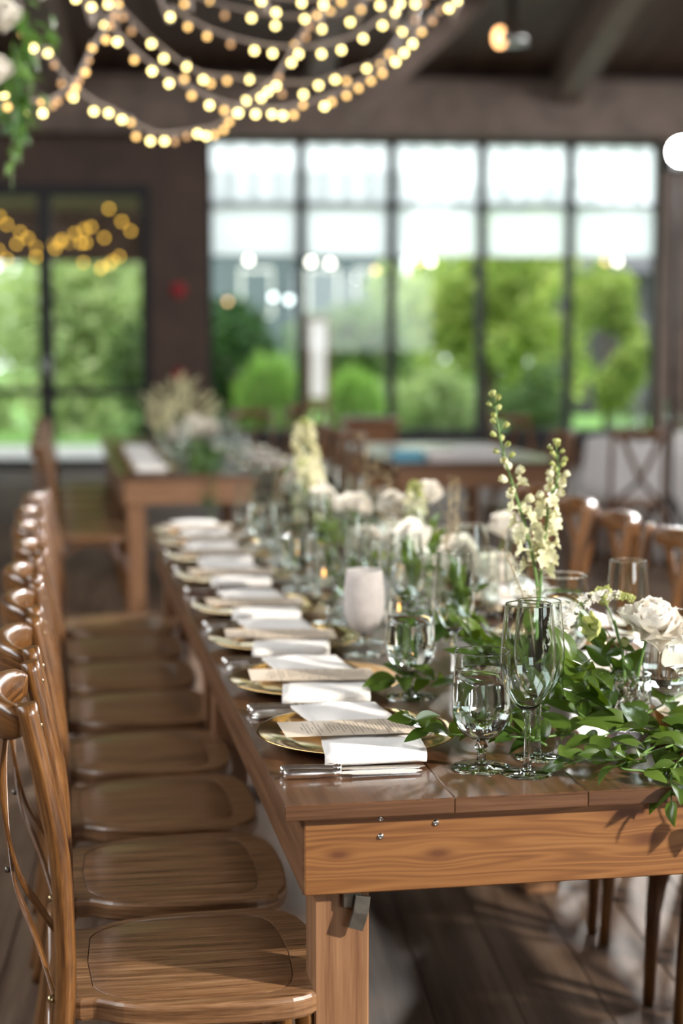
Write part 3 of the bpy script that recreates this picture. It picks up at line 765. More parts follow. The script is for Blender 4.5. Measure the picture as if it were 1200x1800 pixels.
farm_table('banquet_table', 'long wooden banquet table nearest the camera with knotty pine end apron', .322, 2.349, 4.185, near=True)
farm_table('banquet_table', 'wooden banquet table butted to the far end of the nearest one', .322, 4.187, 6.03)
farm_table('banquet_table', 'separate wooden banquet table behind, its pine end apron facing us', .305, 8.375, 10.2)
farm_table('banquet_table', 'farthest wooden banquet table butted to the separate background table', .305, 10.202, 12.0)
farm_table('banquet_table', 'wooden table at middle right with folded linens on its end', 1.86, 9.03, 10.9)

# ------------------------------------------------------------------ cross-back chair, facing +x
def chair_proto():
    t = thing('crossback_chair', 'x', 'chair')
    half = [(-.188, .0), (-.188, .118), (-.186, .150), (-.160, .153), (-.145, .160), (-.115, .180), (-.06, .196), (.02, .205), (.10, .207), (.155, .198), (.190, .165), (.207, .10), (.212, .0)]
    right = catmull([Vector((a, b, 0)) for a, b in half[1:]], 3)
    right = [Vector((-.188, 0, 0))] + right
    outline = right[:-1] + [right[-1]] + [Vector((p.x, -p.y, 0)) for p in reversed(right[1:-1])]
    n = len(outline)
    cen = Vector((.012, 0, 0))
    inner_half = [(-.165, 0), (-.162, .09), (-.140, .138), (-.08, .170), (.02, .181), (.09, .178), (.135, .155), (.152, .10), (.158, 0)]
    ih = catmull([Vector((a, b, 0)) for a, b in inner_half], 3)
    inn = ih[:-1] + [ih[-1]] + [Vector((p.x, -p.y, 0)) for p in reversed(ih[1:-1])]
    # resample the inner outline by angle to match the outer one
    def at_angle(poly, ang):
        d = Vector((math.cos(ang), math.sin(ang), 0)); best = None
        for i in range(len(poly)):
            a, b = poly[i] - cen, poly[(i + 1) % len(poly)] - cen
            den = d.x * (b - a).y - d.y * (b - a).x
            if abs(den) < 1e-9: continue
            tt = (a.x * (b - a).y - a.y * (b - a).x) / den
            s = (a.x * d.y - a.y * d.x) / den
            if tt > 0 and -1e-6 <= s <= 1 + 1e-6: best = tt if best is None else max(best, tt)
        return cen + d * (best if best else .1)
    inner = [at_angle(inn, math.atan2((p - cen).y, (p - cen).x)) for p in outline]
    Z1, Z0 = .455, .420
    vs, fs = [], []
    def ring(pts, z, sh=0.0):
        b = len(vs)
        for p in pts:
            q = p - cen
            q = cen + q * (1 - sh / max(q.length, .01)); vs.append((q.x, q.y, z))
        return b
    rings = [ring(outline, Z0, .004), ring(outline, Z0 + .005), ring(outline, Z1 - .006), ring(outline, Z1 - .0015, .0025), ring(outline, Z1, .006),
             ring(inner, Z1 - .0002, -.0005), ring(inner, Z1 - .003, .0003), ring(inner, Z0, .0005)]
    for a, b in zip(rings[:-1], rings[1:]):
        for i in range(n): fs.append((a + i, a + (i + 1) % n, b + (i + 1) % n, b + i))
    a, b = rings[-1], rings[0]
    for i in range(n): fs.append((a + i, a + (i + 1) % n, b + (i + 1) % n, b + i))
    me = mesh('seat_rim', vs, fs, M['seat'], False, grain='x'); obj('seat_rim', me, t)
    vs, fs = [], []
    r1 = ring(inner, Z0 + .003, .0013); r2 = ring(inner, Z1 - .0012, .0012); r3 = ring(inner, Z1 - .0004, .0025)
    b = len(vs)
    for p in inner: q = cen + (p - cen) * .55; vs.append((q.x, q.y, Z1 - .0012))
    vs.append((cen.x, 0, Z1 - .0018))
    for a_, b_ in ((r1, r2), (r2, r3), (r3, b)):
        for i in range(n): fs.append((a_ + i, a_ + (i + 1) % n, b_ + (i + 1) % n, b_ + i))
    for i in range(n): fs.append((b + i, b + (i + 1) % n, len(vs) - 1))
    fs.append(tuple(r1 + i for i in reversed(range(n))))
    me = mesh('seat_panel', vs, fs, M['seat'], True, grain='x'); obj('seat_panel', me, t)
    ring12 = circle(12)
    for s in (-1, 1):
        pts = catmull([(-.262, s * .178, 0), (-.228, s * .172, .20), (-.203, s * .166, .43), (-.200, s * .165, .56), (-.206, s * .165, .68), (-.225, s * .164, .79), (-.250, s * .163, .912)], 5)
        obj('back_post', swept('back_post', pts, ring12, M['chair'], [.0135, .0155, .0165, .0165, .0162, .0158, .0152]), t)
        pts = [(.185, s * .176, 0), (.175, s * .168, .2), (.163, s * .160, .425)]
        obj('front_leg', swept('front_leg', pts, ring12, M['chair'], [.013, .0165, .018]), t)
        pts = catmull([(.172, s * .168, .18), (.13, s * .166, .33), (.03, s * .166, .405), (-.08, s * .167, .40), (-.18, s * .168, .32), (-.222, s * .172, .20)], 4)
        obj('side_brace', swept('side_brace', pts, [(c[0] * .010, c[1] * .010) for c in circle(8)], M['chair']), t)
        # slat of the cross, from the rail on this side down to the post on the other
        pts = catmull([(-.284, s * .112, .858), (-.292, s * .072, .76), (-.276 - .004 * s, s * .0, .612), (-.240, -s * .085, .52), (-.216, -s * .150, .458)], 5)
        obj('cross_slat', swept('cross_slat', pts, rrect(.035, .007, .5), M['chair'], [1.05, .95, .85, .85, .8], ref=(-.15, 1, .3), smooth=False), t)
        bm_ = ball('bolt', .0062, M['brass'], 8, 6)
        obj('bolt', bm_, t, (-.250 + .018, s * .163, .878))
        obj('bolt', bm_, t, (-.222, s * .150 + s * .014, .462))
    obj('bolt', ball('bolt', .0055, M['iron'], 8, 6), t, (-.287, 0, .612))
    for x, z in ((.170, .20), (-.222, .20)):
        pts = catmull([(x, -.166, z), (x, -.12, z + .12), (x, 0, z + .185), (x, .12, z + .12), (x, .166, z)], 4)
        obj('arch_brace', swept('arch_brace', pts, [(c[0] * .010, c[1] * .010) for c in circle(8)], M['chair']), t)
    # bent top rail behind the posts
    pts = catmull([(-.256, .142, .878), (-.272, .132, .879), (-.293, .09, .880), (-.306, 0, .881), (-.293, -.09, .880), (-.272, -.132, .879), (-.256, -.142, .878)], 6)
    rad = [.62, .97] + [1.0] * 5 + [.97, .62]
    obj('top_rail', swept('top_rail', pts, rrect(.060, .031, .8), M['chair'], [.62, .92, 1, 1.04, 1, .92, .62], ref=(0, 0, 1)), t)
    return t

CH = chair_proto()
first = [True]
def chair(x, y, rz, label, group):
    o = CH if first[0] else copy_tree(CH)
    first[0] = False
    o.location = (x, y, 0); o.rotation_euler = (0, 0, rz)
    o['label'] = label; o['group'] = group
    return o

LY = [2.58, 3.035, 3.49, 3.94, 4.43, 4.88, 5.33, 5.78]
for i, y in enumerate(LY):
    chair(.20 + RN.uniform(-.012, .012) * (i > 1), y, math.radians(RN.uniform(-2, 2) * (i > 0)), 'brown cross-back chair on the left of the long table, %s from the camera' % ORD[i], 'chairs on the left side')
RY = [2.58, 3.03, 3.48, 3.915, 4.40, 4.86, 5.33, 5.79]
for i, y in enumerate(RY):
    chair(1.452 + RN.uniform(-.01, .03), y, PI + math.radians(RN.uniform(-3, 3)), 'brown cross-back chair on the right of the long table, %s from the camera' % ORD[i], 'chairs on the right side')
for i, y in enumerate((8.66, 9.2, 9.75, 10.3, 10.9, 11.5)):
    chair(.185, y, math.radians(RN.uniform(-3, 3)), 'blurred cross-back chair left of the background table, %s along' % ORD[i], 'chairs at the background table')
for i, y in enumerate((9.3, 9.9, 10.5)):
    chair(1.43, y, PI, 'blurred cross-back chair right of the background table, %s along' % ORD[i], 'chairs at the background table')
chair(3.50, 9.75, math.radians(84), 'cross-back chair with its back to us before the white round table at right', 'chairs at round tables')
chair(3.46, 11.85, math.radians(40), 'small far cross-back chair left of the white round table', 'chairs at round tables')
chair(2.72, 9.45, PI, 'cross-back chair at the right side of the table with linens', 'chairs at round tables')
chair(-.72, 10.6, math.radians(100), 'dark cross-back chair at far left, the one nearest the long table', 'chairs at round tables')
chair(-1.25, 11.3, math.radians(20), 'dark cross-back chair cut by the left edge of the view', 'chairs at round tables')
chair(1.55, 12.6, math.radians(-80), 'far dark cross-back chair below the second window', 'chairs at round tables')
chair(2.05, 13.4, math.radians(-95), 'far dark cross-back chair beside the wooden cabinet', 'chairs at round tables')
# ------------------------------------------------------------------ place settings
charger_me = lathed('charger', [(.001, .004), (.06, .004), (.108, .0045), (.118, .007), (.132, .0115), (.150, .0165), (.168, .0200), (.1755, .0212), (.1785, .0216), (.1798, .0205), (.1785, .0192),
                                (.166, .0170), (.148, .0135), (.130, .0080), (.116, .0030), (.108, .0005), (.10, .0)], M['gold'], 64, cb=False)
def napkin_meshes():
    """folded linen laid over the charger: far flap and near roll that drapes over the rim; local y runs away from the diner's knife side"""
    out = []
    for (prof, x0, x1, sh, nm) in (
        ([(-.1745, .0080), (-.181, .0145), (-.181, .0225), (-.174, .0275), (-.158, .0290), (-.12, .0275), (-.08, .0250), (-.03, .0235), (.0, .023)], -.078, .088, 0.02, 'near_fold'),
        ([(-.03, .0245), (.02, .0250), (.06, .0262), (.10, .030), (.135, .035), (.150, .038)], -.068, .085, -.035, 'far_fold')):
        vs, fs = [], []
        nx = 9; m = len(prof); th = .0042
        for i in range(nx + 1):
            s = i / nx; x = x0 + (x1 - x0) * s
            for j, (y, z) in enumerate(prof):
                wob = .0022 * math.sin(s * 7 + j * .9) * (j / m)
                vs.append((x + sh * (y / .15), y, z + wob))
        base = len(vs)
        for i in range(nx + 1):
            s = i / nx; x = x0 + (x1 - x0) * s
            for j, (y, z) in enumerate(prof):
                a = prof[max(j - 1, 0)]; b = prof[min(j + 1, m - 1)]
                tx, tz = b[0] - a[0], b[1] - a[1]; l = math.hypot(tx, tz)
                wob = .0022 * math.sin(s * 7 + j * .9) * (j / m)
                vs.append((x + sh * (y / .15), y + th * tz / l, z + wob - th * tx / l))
        for i in range(nx):
            for j in range(m - 1):
                a = i * m + j
                fs.append((a, a + m, a + m + 1, a + 1)); fs.append((base + a, base + a + 1, base + a + m + 1, base + a + m))
        for j in range(m - 1):
            fs.append((j, j + 1, base + j + 1, base + j)); a = nx * m + j; fs.append((a, base + a, base + a + 1, a + 1))
        for i in range(nx):
            a = i * m; fs.append((a, base + a, base + a + m, a + m)); a = i * m + m - 1; fs.append((a, a + m, base + a + m, base + a))
        out.append((nm, mesh(nm, vs, fs, M['napkin'], True)))
    return out
NAP = napkin_meshes()

# menu card: printed lines run across the short side
m_, nt_, p_ = new_mat('menu_card_print')
setp(p_, rough=0.7)
tc_ = node(nt_, 'ShaderNodeTexCoord'); sp_ = node(nt_, 'ShaderNodeSeparateXYZ'); nt_.links.new(tc_.outputs['Object'], sp_.inputs[0])
mx_s, my_s = S(nt_, sp_.outputs[0]), S(nt_, sp_.outputs[1])
band = ((mx_s * (1 / .0062)).op('FRACT').op('GREATER_THAN', 0.62)) * ((mx_s + .105) .op('GREATER_THAN', .012)) * ((mx_s).op('LESS_THAN', .105))
nz_ = node(nt_, 'ShaderNodeTexNoise'); nz_.inputs['Scale'].default_value = 1.0; nz_.inputs['Detail'].default_value = 1
cb_ = node(nt_, 'ShaderNodeCombineXYZ'); nt_.links.new((mx_s * (1 / .0062)).op('FLOOR').s, cb_.inputs[0]); nt_.links.new((my_s * 900.0).s, cb_.inputs[1]); nt_.links.new(cb_.outputs[0], nz_.inputs['Vector'])
ln_ = node(nt_, 'ShaderNodeTexNoise'); ln_.noise_dimensions = '1D'; ln_.inputs['Scale'].default_value = 1.7
nt_.links.new((mx_s * (1 / .0062)).op('FLOOR').s, ln_.inputs['W'])
half_ = (my_s.op('ABSOLUTE')).op('LESS_THAN', (S(nt_, ln_.outputs[0]) - 0.30) * 0.12)
ink = band * half_ * (S(nt_, nz_.outputs[0]).op('GREATER_THAN', 0.46))
nt_.links.new(ramp(nt_, ink.s, [(0.0, (0.60, 0.50, 0.385)), (1.0, (0.22, 0.17, 0.12))]), p_.inputs['Base Color'])
M['menu'] = m_
menu_me = bbox(-.122, .122, -.044, .044, 0, .0009, M['menu'], 'x')

def knife_mesh(L=.235, h=.095):
    parts = []
    pts = [(0, 0, .008), (.003, 0, .008), (.012, 0, .008), (.05, 0, .0076), (h - .012, 0, .0074), (h - .006, 0, .0075), (h, 0, .0075)]
    v1 = sweep(pts, circle(10), [.0045, .0072, .0082, .0078, .0062, .0075, .0050], ref=(0, 0, 1))
    pts = [(h - .002, 0, .0060), (h + .02, 0, .0052), (L - .05, 0, .0045), (L - .012, 0, .0042), (L, .004, .0040)]
    v2 = sweep(pts, [(-.0016, -.0085), (.0016, -.0085), (.0008, .0085), (-.0008, .0085)], [.6, 1, 1.05, .95, .25], ref=(0, 0, 1))
    return v1, v2
kv1, kv2 = knife_mesh()
knife_handle = mesh('handle', kv1[0], kv1[1], M['silver'], True)
knife_blade = mesh('blade', kv2[0], kv2[1], M['silver'], False)
kv1b, kv2b = knife_mesh(.222, .088)
bknife_handle = mesh('handle', kv1b[0], kv1b[1], M['silver'], True)
bknife_blade = mesh('blade', kv2b[0], kv2b[1], M['silver'], False)
collar_me = lathed('collar', [(.0062, -.008), (.0088, -.006), (.0072, -.003), (.0098, 0), (.0072, .003), (.0088, .006), (.0058, .009)], M['silver'], 12)
fork_handle = swept('handle', [(0, 0, .003), (.02, 0, .0035), (.07, 0, .004), (.115, 0, .007), (.135, 0, .008), (.15, 0, .006)], rrect(.016, .0032, .6), M['silver'], [.7, 1.15, .7, .42, .55, 1.1], ref=(0, 1, 0))
tine_me = swept('tine', [(0, 0, .006), (.02, 0, .004), (.042, 0, .007), (.050, 0, .010)], rrect(.0028, .0022, .5), M['silver'], [1, 1, .9, .5], ref=(0, 1, 0))

def cutlery(kind, x, y, rz, label, group):
    t = thing(kind, label, kind.split('_')[-1], (x, y, TZ + .0006), rz, group)
    if kind.endswith('knife'):
        b = kind == 'butter_knife'
        h = obj('handle', bknife_handle if b else knife_handle, t)
        obj('collar', collar_me, h, (.084 if b else .091, 0, .0078), (0, PI / 2, 0), .82)
        obj('blade', bknife_blade if b else knife_blade, t)
    else:
        obj('handle', fork_handle, t)
        for k in range(4): obj('tine', tine_me, t, (.150, -.0072 + .0048 * k, 0))
    return t

PY = [2.718, 3.168, 3.631, 4.093, 4.648, 5.088, 5.468, 5.80]
SIDE = {'left': (.497, 1, 0.0), 'right': (1.147, -1, PI)}
for side, (cx, sg, rz) in SIDE.items():
    for i, y in enumerate(PY):
        yy = y if side == 'left' else y - .05
        wh = 'at the %s place from the camera, %s side' % (ORD[i], side)
        tag(obj('charger', charger_me, None, (cx, yy, TZ + .0004), None, (.955, .955, 1)), 'gold charger plate ' + wh, 'plate', 'gold chargers')
        a = rz + math.radians(RN.uniform(-2, 2))
        nk = thing('napkin', 'folded white linen napkin ' + wh, 'napkin', (cx + .012 * sg, yy - .01 * sg, TZ), a, 'folded napkins')
        for nm, me in NAP: obj(nm, me, nk)
        mc = obj('menu_card', menu_me, None, (cx - .012 * sg, yy - .030 * sg, TZ + .0320), (math.radians(3 * sg), math.radians(1.0), a + math.radians(RN.uniform(-3, 3))))
        tag(mc, 'beige printed menu card ' + wh, 'menu card', 'menu cards')
        ex = .338 if side == 'left' else 1.314
        cutlery('dinner_knife', ex, yy - .197 * sg, rz, 'silver dinner knife ' + wh, 'dinner knives')
        cutlery('butter_knife', ex + .002 * sg, yy - .224 * sg, rz, 'smaller silver butter knife ' + wh, 'butter knives')
        cutlery('dinner_fork', ex + .002 * sg, yy + .196 * sg, rz, 'silver dinner fork ' + wh, 'dinner forks')
        if i < 7: cutlery('salad_fork', ex + .006 * sg, yy + .218 * sg, rz, 'silver salad fork ' + wh, 'salad forks')

# ------------------------------------------------------------------ glassware
def glass_set(bowl, stem, foot, water=None, n=40):
    d = {}
    bowl = bowl[:-1] + [(bowl[-2][0] + (bowl[-1][0] - bowl[-2][0]) * q_, bowl[-2][1] + (bowl[-1][1] - bowl[-2][1]) * q_) for q_ in (.5, .93)] + bowl[-1:]
    inner = []
    for k, (r_, z_) in enumerate(bowl):
        a_, b_ = bowl[max(k - 1, 0)], bowl[min(k + 1, len(bowl) - 1)]
        tr_, tz_ = b_[0] - a_[0], b_[1] - a_[1]; l_ = math.hypot(tr_, tz_)
        inner.append((max(.0004, r_ - .0012 * tz_ / l_), z_ + .0012 * tr_ / l_))
    rr, rz_ = bowl[-1]
    d['bowl'] = lathed('bowl', [(.0004, bowl[0][1])] + bowl + [(rr - .0002, rz_ + .0006), (rr - .0009, rz_ + .0006)] + inner[::-1][:-1] + [(.0004, inner[1][1])], M['stem'], n)
    d['stem'] = lathed('stem', stem, M['stem'], 16, True, True)
    d['foot'] = lathed('foot', foot, M['stem'], n, True)
    if water: d['water'] = lathed('water', water, M['water'], n, True, True)
    return d
gob_bowl = [(.004, .047), (.014, .0485), (.026, .055), (.035, .066), (.0405, .080), (.0425, .096), (.0422, .115), (.041, .140), (.0398, .165), (.0388, .190)]
gob_stem = [(.011, .004), (.0075, .010), (.006, .020), (.0065, .028), (.010, .034), (.0075, .040), (.006, .0465)]
gob_foot = [(.0425, .0), (.0430, .0012), (.041, .0024), (.025, .0040), (.012, .0065), (.007, .010)]
gob_water = [(.003, .0500), (.0125, .0512), (.0242, .0574), (.0332, .0682), (.0388, .0812), (.0408, .0964), (.0405, .115), (.0393, .140), (.0384, .158)]
win_bowl = [(.004, .100), (.012, .104), (.024, .116), (.034, .132), (.0415, .152), (.044, .172), (.0438, .192), (.0418, .220), (.0392, .248), (.0368, .271)]
win_stem = [(.010, .003), (.0066, .009), (.0054, .022), (.0050, .055), (.0052, .085), (.0070, .097), (.0095, .1035)]
win_foot = [(.0400, .0), (.0405, .0010), (.0385, .0020), (.022, .0036), (.010, .0058), (.005, .009)]
win_water = [(.003, .1015), (.0112, .105), (.0232, .1168), (.0332, .1326), (.0406, .1524), (.0431, .1722), (.0429, .192), (.0420, .205)]
flu_bowl = [(.004, .100), (.010, .106), (.019, .122), (.026, .145), (.0295, .172), (.030, .20), (.0285, .232), (.0262, .258)]
WG = 1.12
gob_bowl, gob_stem, gob_foot, gob_water = [[(r_ * WG, z_) for r_, z_ in pr] for pr in (gob_bowl, gob_stem, gob_foot, gob_water)]
GOB = glass_set(gob_bowl, gob_stem, gob_foot, gob_water)
WIN = glass_set(win_bowl, win_stem, win_foot)
FLU = glass_set(flu_bowl, win_stem, win_foot)
egg = [(.004, .047), (.014, .0485), (.027, .057), (.037, .072), (.0435, .092), (.0455, .112), (.0450, .130), (.0430, .152), (.0405, .174), (.0390, .186)]
frost_me = lathed('bowl', egg + [(r_ - .0014, z_) for r_, z_ in egg[::-1]][:-2], M['frost'], 40)

def glass(name, kind, x, y, label, group, water=False, s=1.0, frost=False):
    d = {'gob': GOB, 'win': WIN, 'flu': FLU}[kind]
    t = thing(name, label, 'glass', (x, y, TZ + .0006), RN.uniform(0, 6), group)
    t.scale = (s, s, s)
    for k, me in d.items():
        if k == 'water' and not water: continue
        if frost and k in ('bowl', 'rim'): me = frost_me if k == 'bowl' else me
        obj('bowl' if k == 'bowl' else k, me, t)
    return t

# the ones that can be told apart near the camera
glass('water_goblet', 'gob', .662, 2.511, 'short-stemmed goblet of water nearest the camera, left of tall wine glass', 'water goblets', True)
glass('wine_glass', 'win', .724, 2.464, 'tall empty wine glass nearest the table end', 'wine glasses')
glass('wine_glass', 'win', .770, 2.560, 'tall wine glass just behind the nearest wine glass', 'wine glasses', s=.96)
glass('water_goblet', 'gob', .662, 3.05, 'water goblet second from the camera, green leaves before it', 'water goblets', True)
glass('wine_glass', 'win', .782, 3.19, 'wine glass behind the second water goblet', 'wine glasses', s=.95)
glass('water_goblet', 'gob', .655, 3.493, 'frosted cloudy goblet with condensation, third along left side', 'water goblets', False, frost=True)
glass('water_goblet', 'gob', 1.075, 2.763, 'water goblet at right edge behind the white rose', 'water goblets', True, 1.05)
glass('wine_glass', 'win', 1.089, 3.029, 'wine glass rising behind the white rose and green bud', 'wine glasses', s=.95)
glass('water_goblet', 'gob', 1.00, 3.16, 'water goblet left of the glass behind the rose', 'water goblets', True, 1.12)
glass('wine_glass', 'win', 1.02, 3.52, 'tall wine glass right of the pale flower spikes', 'wine glasses', s=.97)
for i in range(2, 8):
    y = PY[i]
    if i > 2: glass('water_goblet', 'gob', .655 + RN.uniform(-.01, .01), y - .19, 'blurred water goblet at the %s left place along the table' % ORD[i], 'water goblets', i % 2 == 0)
    glass('wine_glass', 'win', .735 + RN.uniform(-.02, .02), y - .10, 'blurred wine glass at the %s left place along the table' % ORD[i], 'wine glasses', s=.95)
    glass('champagne_glass', 'flu', .70 + RN.uniform(-.015, .015), y - .0 , 'slim blurred glass at the %s left place along the table' % ORD[i], 'slim glasses', s=.92)
    glass('water_goblet', 'gob', .99 + RN.uniform(-.01, .01), y + .12, 'blurred water goblet at the %s right place along the table' % ORD[i], 'water goblets', i % 2 == 1)
    glass('wine_glass', 'win', .93 + RN.uniform(-.02, .02), y + .05, 'blurred wine glass at the %s right place along the table' % ORD[i], 'wine glasses', s=.95)
# ------------------------------------------------------------------ greenery runner
LEAVES = [leaf_mesh('leaf', M['leaf'], 1, RN.uniform(.48, .62), RN.uniform(.12, .26), RN.uniform(.2, 1.0), RN.uniform(-.5, .5)) for _ in range(7)]
def sprig(path, size, n, label, seed, group='greenery sprigs on the long table', mats=None, leaves=LEAVES, up=.25, zmin=TZ + .004, name='greenery_sprig'):
    r = random.Random(seed)
    pts = catmull(path, 5)
    t = thing(name, label, 'greenery', (pts[0].x, pts[0].y, pts[0].z), 0, group)
    o0 = pts[0]
    obj('stem', swept('stem', [p - o0 for p in pts], circle(6), M['stemg'], [.0022, .0018, .0010]), t)
    m = len(pts) - 1
    for k in range(n):
        f = (k + .6) / n * m; i = min(int(f), m - 1)
        p = pts[i].lerp(pts[i + 1], f - i)
        T = (pts[i + 1] - pts[i]).normalized()
        side = Vector((0, 0, 1)).cross(T)
        if side.length < .1: side = Vector((1, 0, 0))
        side.normalize(); sg = 1 if k % 2 else -1
        d = T * r.uniform(.3, .9) + side * sg * r.uniform(.5, 1.0) + Vector((0, 0, r.uniform(-.25, .75) * (up / .25)))
        if k == n - 1: d = T + Vector((0, 0, .1))
        s = size * r.uniform(.75, 1.2) * (1 - .25 * k / n)
        d.normalize()
        if p.z + d.z * s < zmin + .003 and p.z > zmin: d.z = (zmin + .003 - p.z) / s + .15
        nrm = Vector((r.gauss(0, .45), r.gauss(-.25, .45), 1))
        mt = frame(p - o0, d, nrm) @ Matrix.Diagonal((s, s, s, 1))
        obj('leaf', leaves[r.randrange(len(leaves))], t, mw=mt)
    return t
SLAB = ['leafy green sprig trailing left behind the nearest goblet', 'leafy green sprig lying along the front right table edge', 'leafy green sprig drooping over the front table edge',
        'large-leaved green sprig rising left of the rose vase', 'large-leaved green sprig standing behind the nearest wine glass', 'green sprig around the second water goblet',
        'single upright green sprig behind the nearest goblet', 'short green sprig under the two nearest wine glasses', 'green sprig around the foot of the rose vase']
for i, (pth, size, n) in enumerate(SPRIGS):
    sprig(pth, size, n, SLAB[i], 100 + i)
far = [(.86, 3.05), (.94, 3.3), (.80, 3.4), (.86, 3.65), (.92, 4.0), (.80, 4.25), (.88, 4.6), (.82, 4.95), (.88, 5.3), (.82, 5.65)]
FL = ['just behind the pale flower spikes', 'right of centre behind the spikes', 'beside the frosted goblet', 'under the streaked ivory bloom', 'right of the ivory bloom', 'left of centre past the ivory bloom',
      'mid-table under blurred glasses', 'past the middle of the table', 'near the far table end', 'at the very far table end']
for i, (x, y) in enumerate(far):
    a = RN.uniform(-.3, .3)
    sprig([(x - .12, y - .16, .785), (x - .04 + a * .1, y - .06, .81), (x + .03, y + .05, .82), (x + .06 + a * .1, y + .18, .83)], .075, 16 if i < 4 else 12, 'blurred green sprig ' + FL[i], 200 + i, up=.4)

NEAR = [([(1.10, 2.62, .785), (1.05, 2.56, .80), (.98, 2.52, .80), (.90, 2.50, .785)], .066, 14, 'glossy green sprig spread right of the nearest wine glasses'),
        ([(1.16, 2.60, .79), (1.10, 2.50, .80), (1.04, 2.42, .79), (1.00, 2.37, .775)], .064, 14, 'green sprig at the right end of the front table edge'),
        ([(.99, 2.80, .79), (.93, 2.76, .83), (.885, 2.72, .88)], .098, 11, 'broad-leaved green sprig between rose vase and wine glass'),
        ([(.95, 2.90, .79), (.88, 2.82, .80), (.80, 2.74, .80), (.72, 2.70, .785)], .085, 13, 'green sprig behind the nearest glasses'),
        ([(1.02, 2.85, .80), (.97, 2.78, .86), (.93, 2.77, .93)], .092, 9, 'upright broad-leaved sprig left of the rose stem'),
        ([(.93, 3.12, .80), (.83, 3.05, .82), (.76, 2.98, .84)], .09, 11, 'green sprig between the tall spikes and second goblet'),
        ([(1.02, 2.50, .785), (.97, 2.43, .785), (.93, 2.375, .775), (.915, 2.335, .74)], .062, 13, 'bright green sprig hanging its leaves over the table end'),
        ([(1.13, 2.46, .79), (1.08, 2.39, .785), (1.06, 2.335, .75), (1.055, 2.325, .70)], .06, 11, 'green sprig tumbling over the table end at the right edge')]
for i, (pth, size, n, lb) in enumerate(NEAR):
    sprig(pth, size, n, lb, 150 + i, up=.35)
for i, (x, y) in enumerate([(.87, 3.42), (.80, 3.78), (.92, 4.12), (.83, 4.45), (.89, 4.78), (.80, 5.08), (.86, 5.42), (.81, 5.75), (.76, 4.2), (.78, 4.75)]):
    wv = RN.uniform(-.04, .04)
    sprig([(x, y, .79), (x + wv, y - .02, .87), (x + wv * 1.6 - .02, y - .03, .95)], .075, 14, 'upright blurred green sprig ' + ['behind the tall spikes', 'beside the ivory lily', 'right past the lily', 'left of the white bloom pair', 'past the white pair',
          'beside the far cluster', 'behind the far cluster', 'at the far end', 'over the fourth left place', 'over the fifth left place'][i], 400 + i, up=.8)

# ------------------------------------------------------------------ flowers
PET = []
for k, (h, w, cup, curl) in enumerate([(.040, .030, .60, -.25), (.043, .042, .60, -.22), (.044, .052, .55, -.12), (.044, .058, .50, .10)]):
    for s in range(2):
        v, f = petal_verts(h, w, cup, curl, .08 + .05 * k, seed=k * 3 + s)
        PET.append((mesh('petal', v, f, M['petal'], True), v, f))
def petal_layout(n, seed, R=1.0, loose=7):
    r = random.Random(seed); out = []
    for i in range(n):
        q = i / (n - 1); a = i * 2.399 + r.uniform(-.2, .2)
        kind = min(3, int(q * 4)) * 2 + r.randrange(2)
        tilt = math.radians(-8 + 84 * q ** 1.25 + r.uniform(-loose, loose)); rad = .002 + .004 * q
        m = Matrix.Rotation(a, 4, 'Z') @ Matrix.Translation((0, rad, .010 * (1 - q) + .004)) @ Matrix.Rotation(-tilt, 4, 'X') @ Matrix.Scale(R * r.uniform(.9, 1.08), 4)
        out.append((kind, m))
    return out
def bloom_joined(name, n, seed, R, mat, loose=7):
    vs, fs = [], []
    for kind, m in petal_layout(n, seed, R, loose):
        b = len(vs); vs += [tuple(m @ Vector(p)) for p in PET[kind][1]]; fs += [tuple(b + i for i in f) for f in PET[kind][2]]
    return mesh(name, vs, fs, mat, True)
ROSES = [bloom_joined('bloom', 20, 50 + k, 1.0, M['petal'], 14) for k in range(3)]
stem6 = circle(6)
def vase_mesh(r, h, mat, n=28, cut=True):
    prof = [(r * .92, 0), (r, .004)]
    vs, fs = [], []
    rows = 11
    zs = [h * k / rows for k in range(rows + 1)]
    for j, z in enumerate(zs):
        for i in range(n):
            a = 2 * PI * (i + (.5 if j % 2 else 0)) / n
            rr = r * (1.0 if (i + j) % 2 else .935) if cut and 0 < j < rows else r * .985
            vs.append((rr * math.cos(a), rr * math.sin(a), z))
    for j in range(rows):
        for i in range(n):
            a, b = j * n + i, j * n + (i + 1) % n; c, d = (j + 1) * n + (i + 1) % n, (j + 1) * n + i
            if j % 2 == 0: fs += [(a, b, d), (b, c, d)]
            else: fs += [(a, b, c), (a, c, d)]
    inner = len(vs); ri = r * .84
    for z in (h, .012):
        for i in range(n): a = 2 * PI * (i + .5) / n; vs.append((ri * math.cos(a), ri * math.sin(a), z))
    top = rows * n
    for i in range(n):
        k = (i + 1) % n
        fs.append((top + i, top + k, inner + k, inner + i)); fs.append((inner + i, inner + k, inner + n + k, inner + n + i))
    fs.append(tuple(inner + n + i for i in range(n))); fs.append(tuple(reversed(range(n))))
    return mesh('glass', vs, fs, mat, False)

def vase(name, label, x, y, r, h, cut=True):
    t = thing(name, label, 'vase', (x, y, TZ + .0006), RN.uniform(0, 3), 'bud vases')
    obj('glass', vase_mesh(r, h, M['cut'] if cut else M['stem'], 22, cut), t)
    return t
def flower(name, label, base, head, bendv=(0, 0, 0), group='stems in bud vases', rad=.0022, mat=None):
    """Empty at the stem's foot, plus a curved stem part; returns thing, head position and direction in thing space"""
    b = Vector(base); h = Vector(head) - b
    t = thing(name, label, 'flower', base, 0, group)
    pts = catmull([(0, 0, 0), h * .5 + Vector(bendv), h], 8)
    obj('stem', swept('stem', pts, stem6, mat or M['stemg'], [rad, rad * .9, rad * .8]), t)
    return t, pts

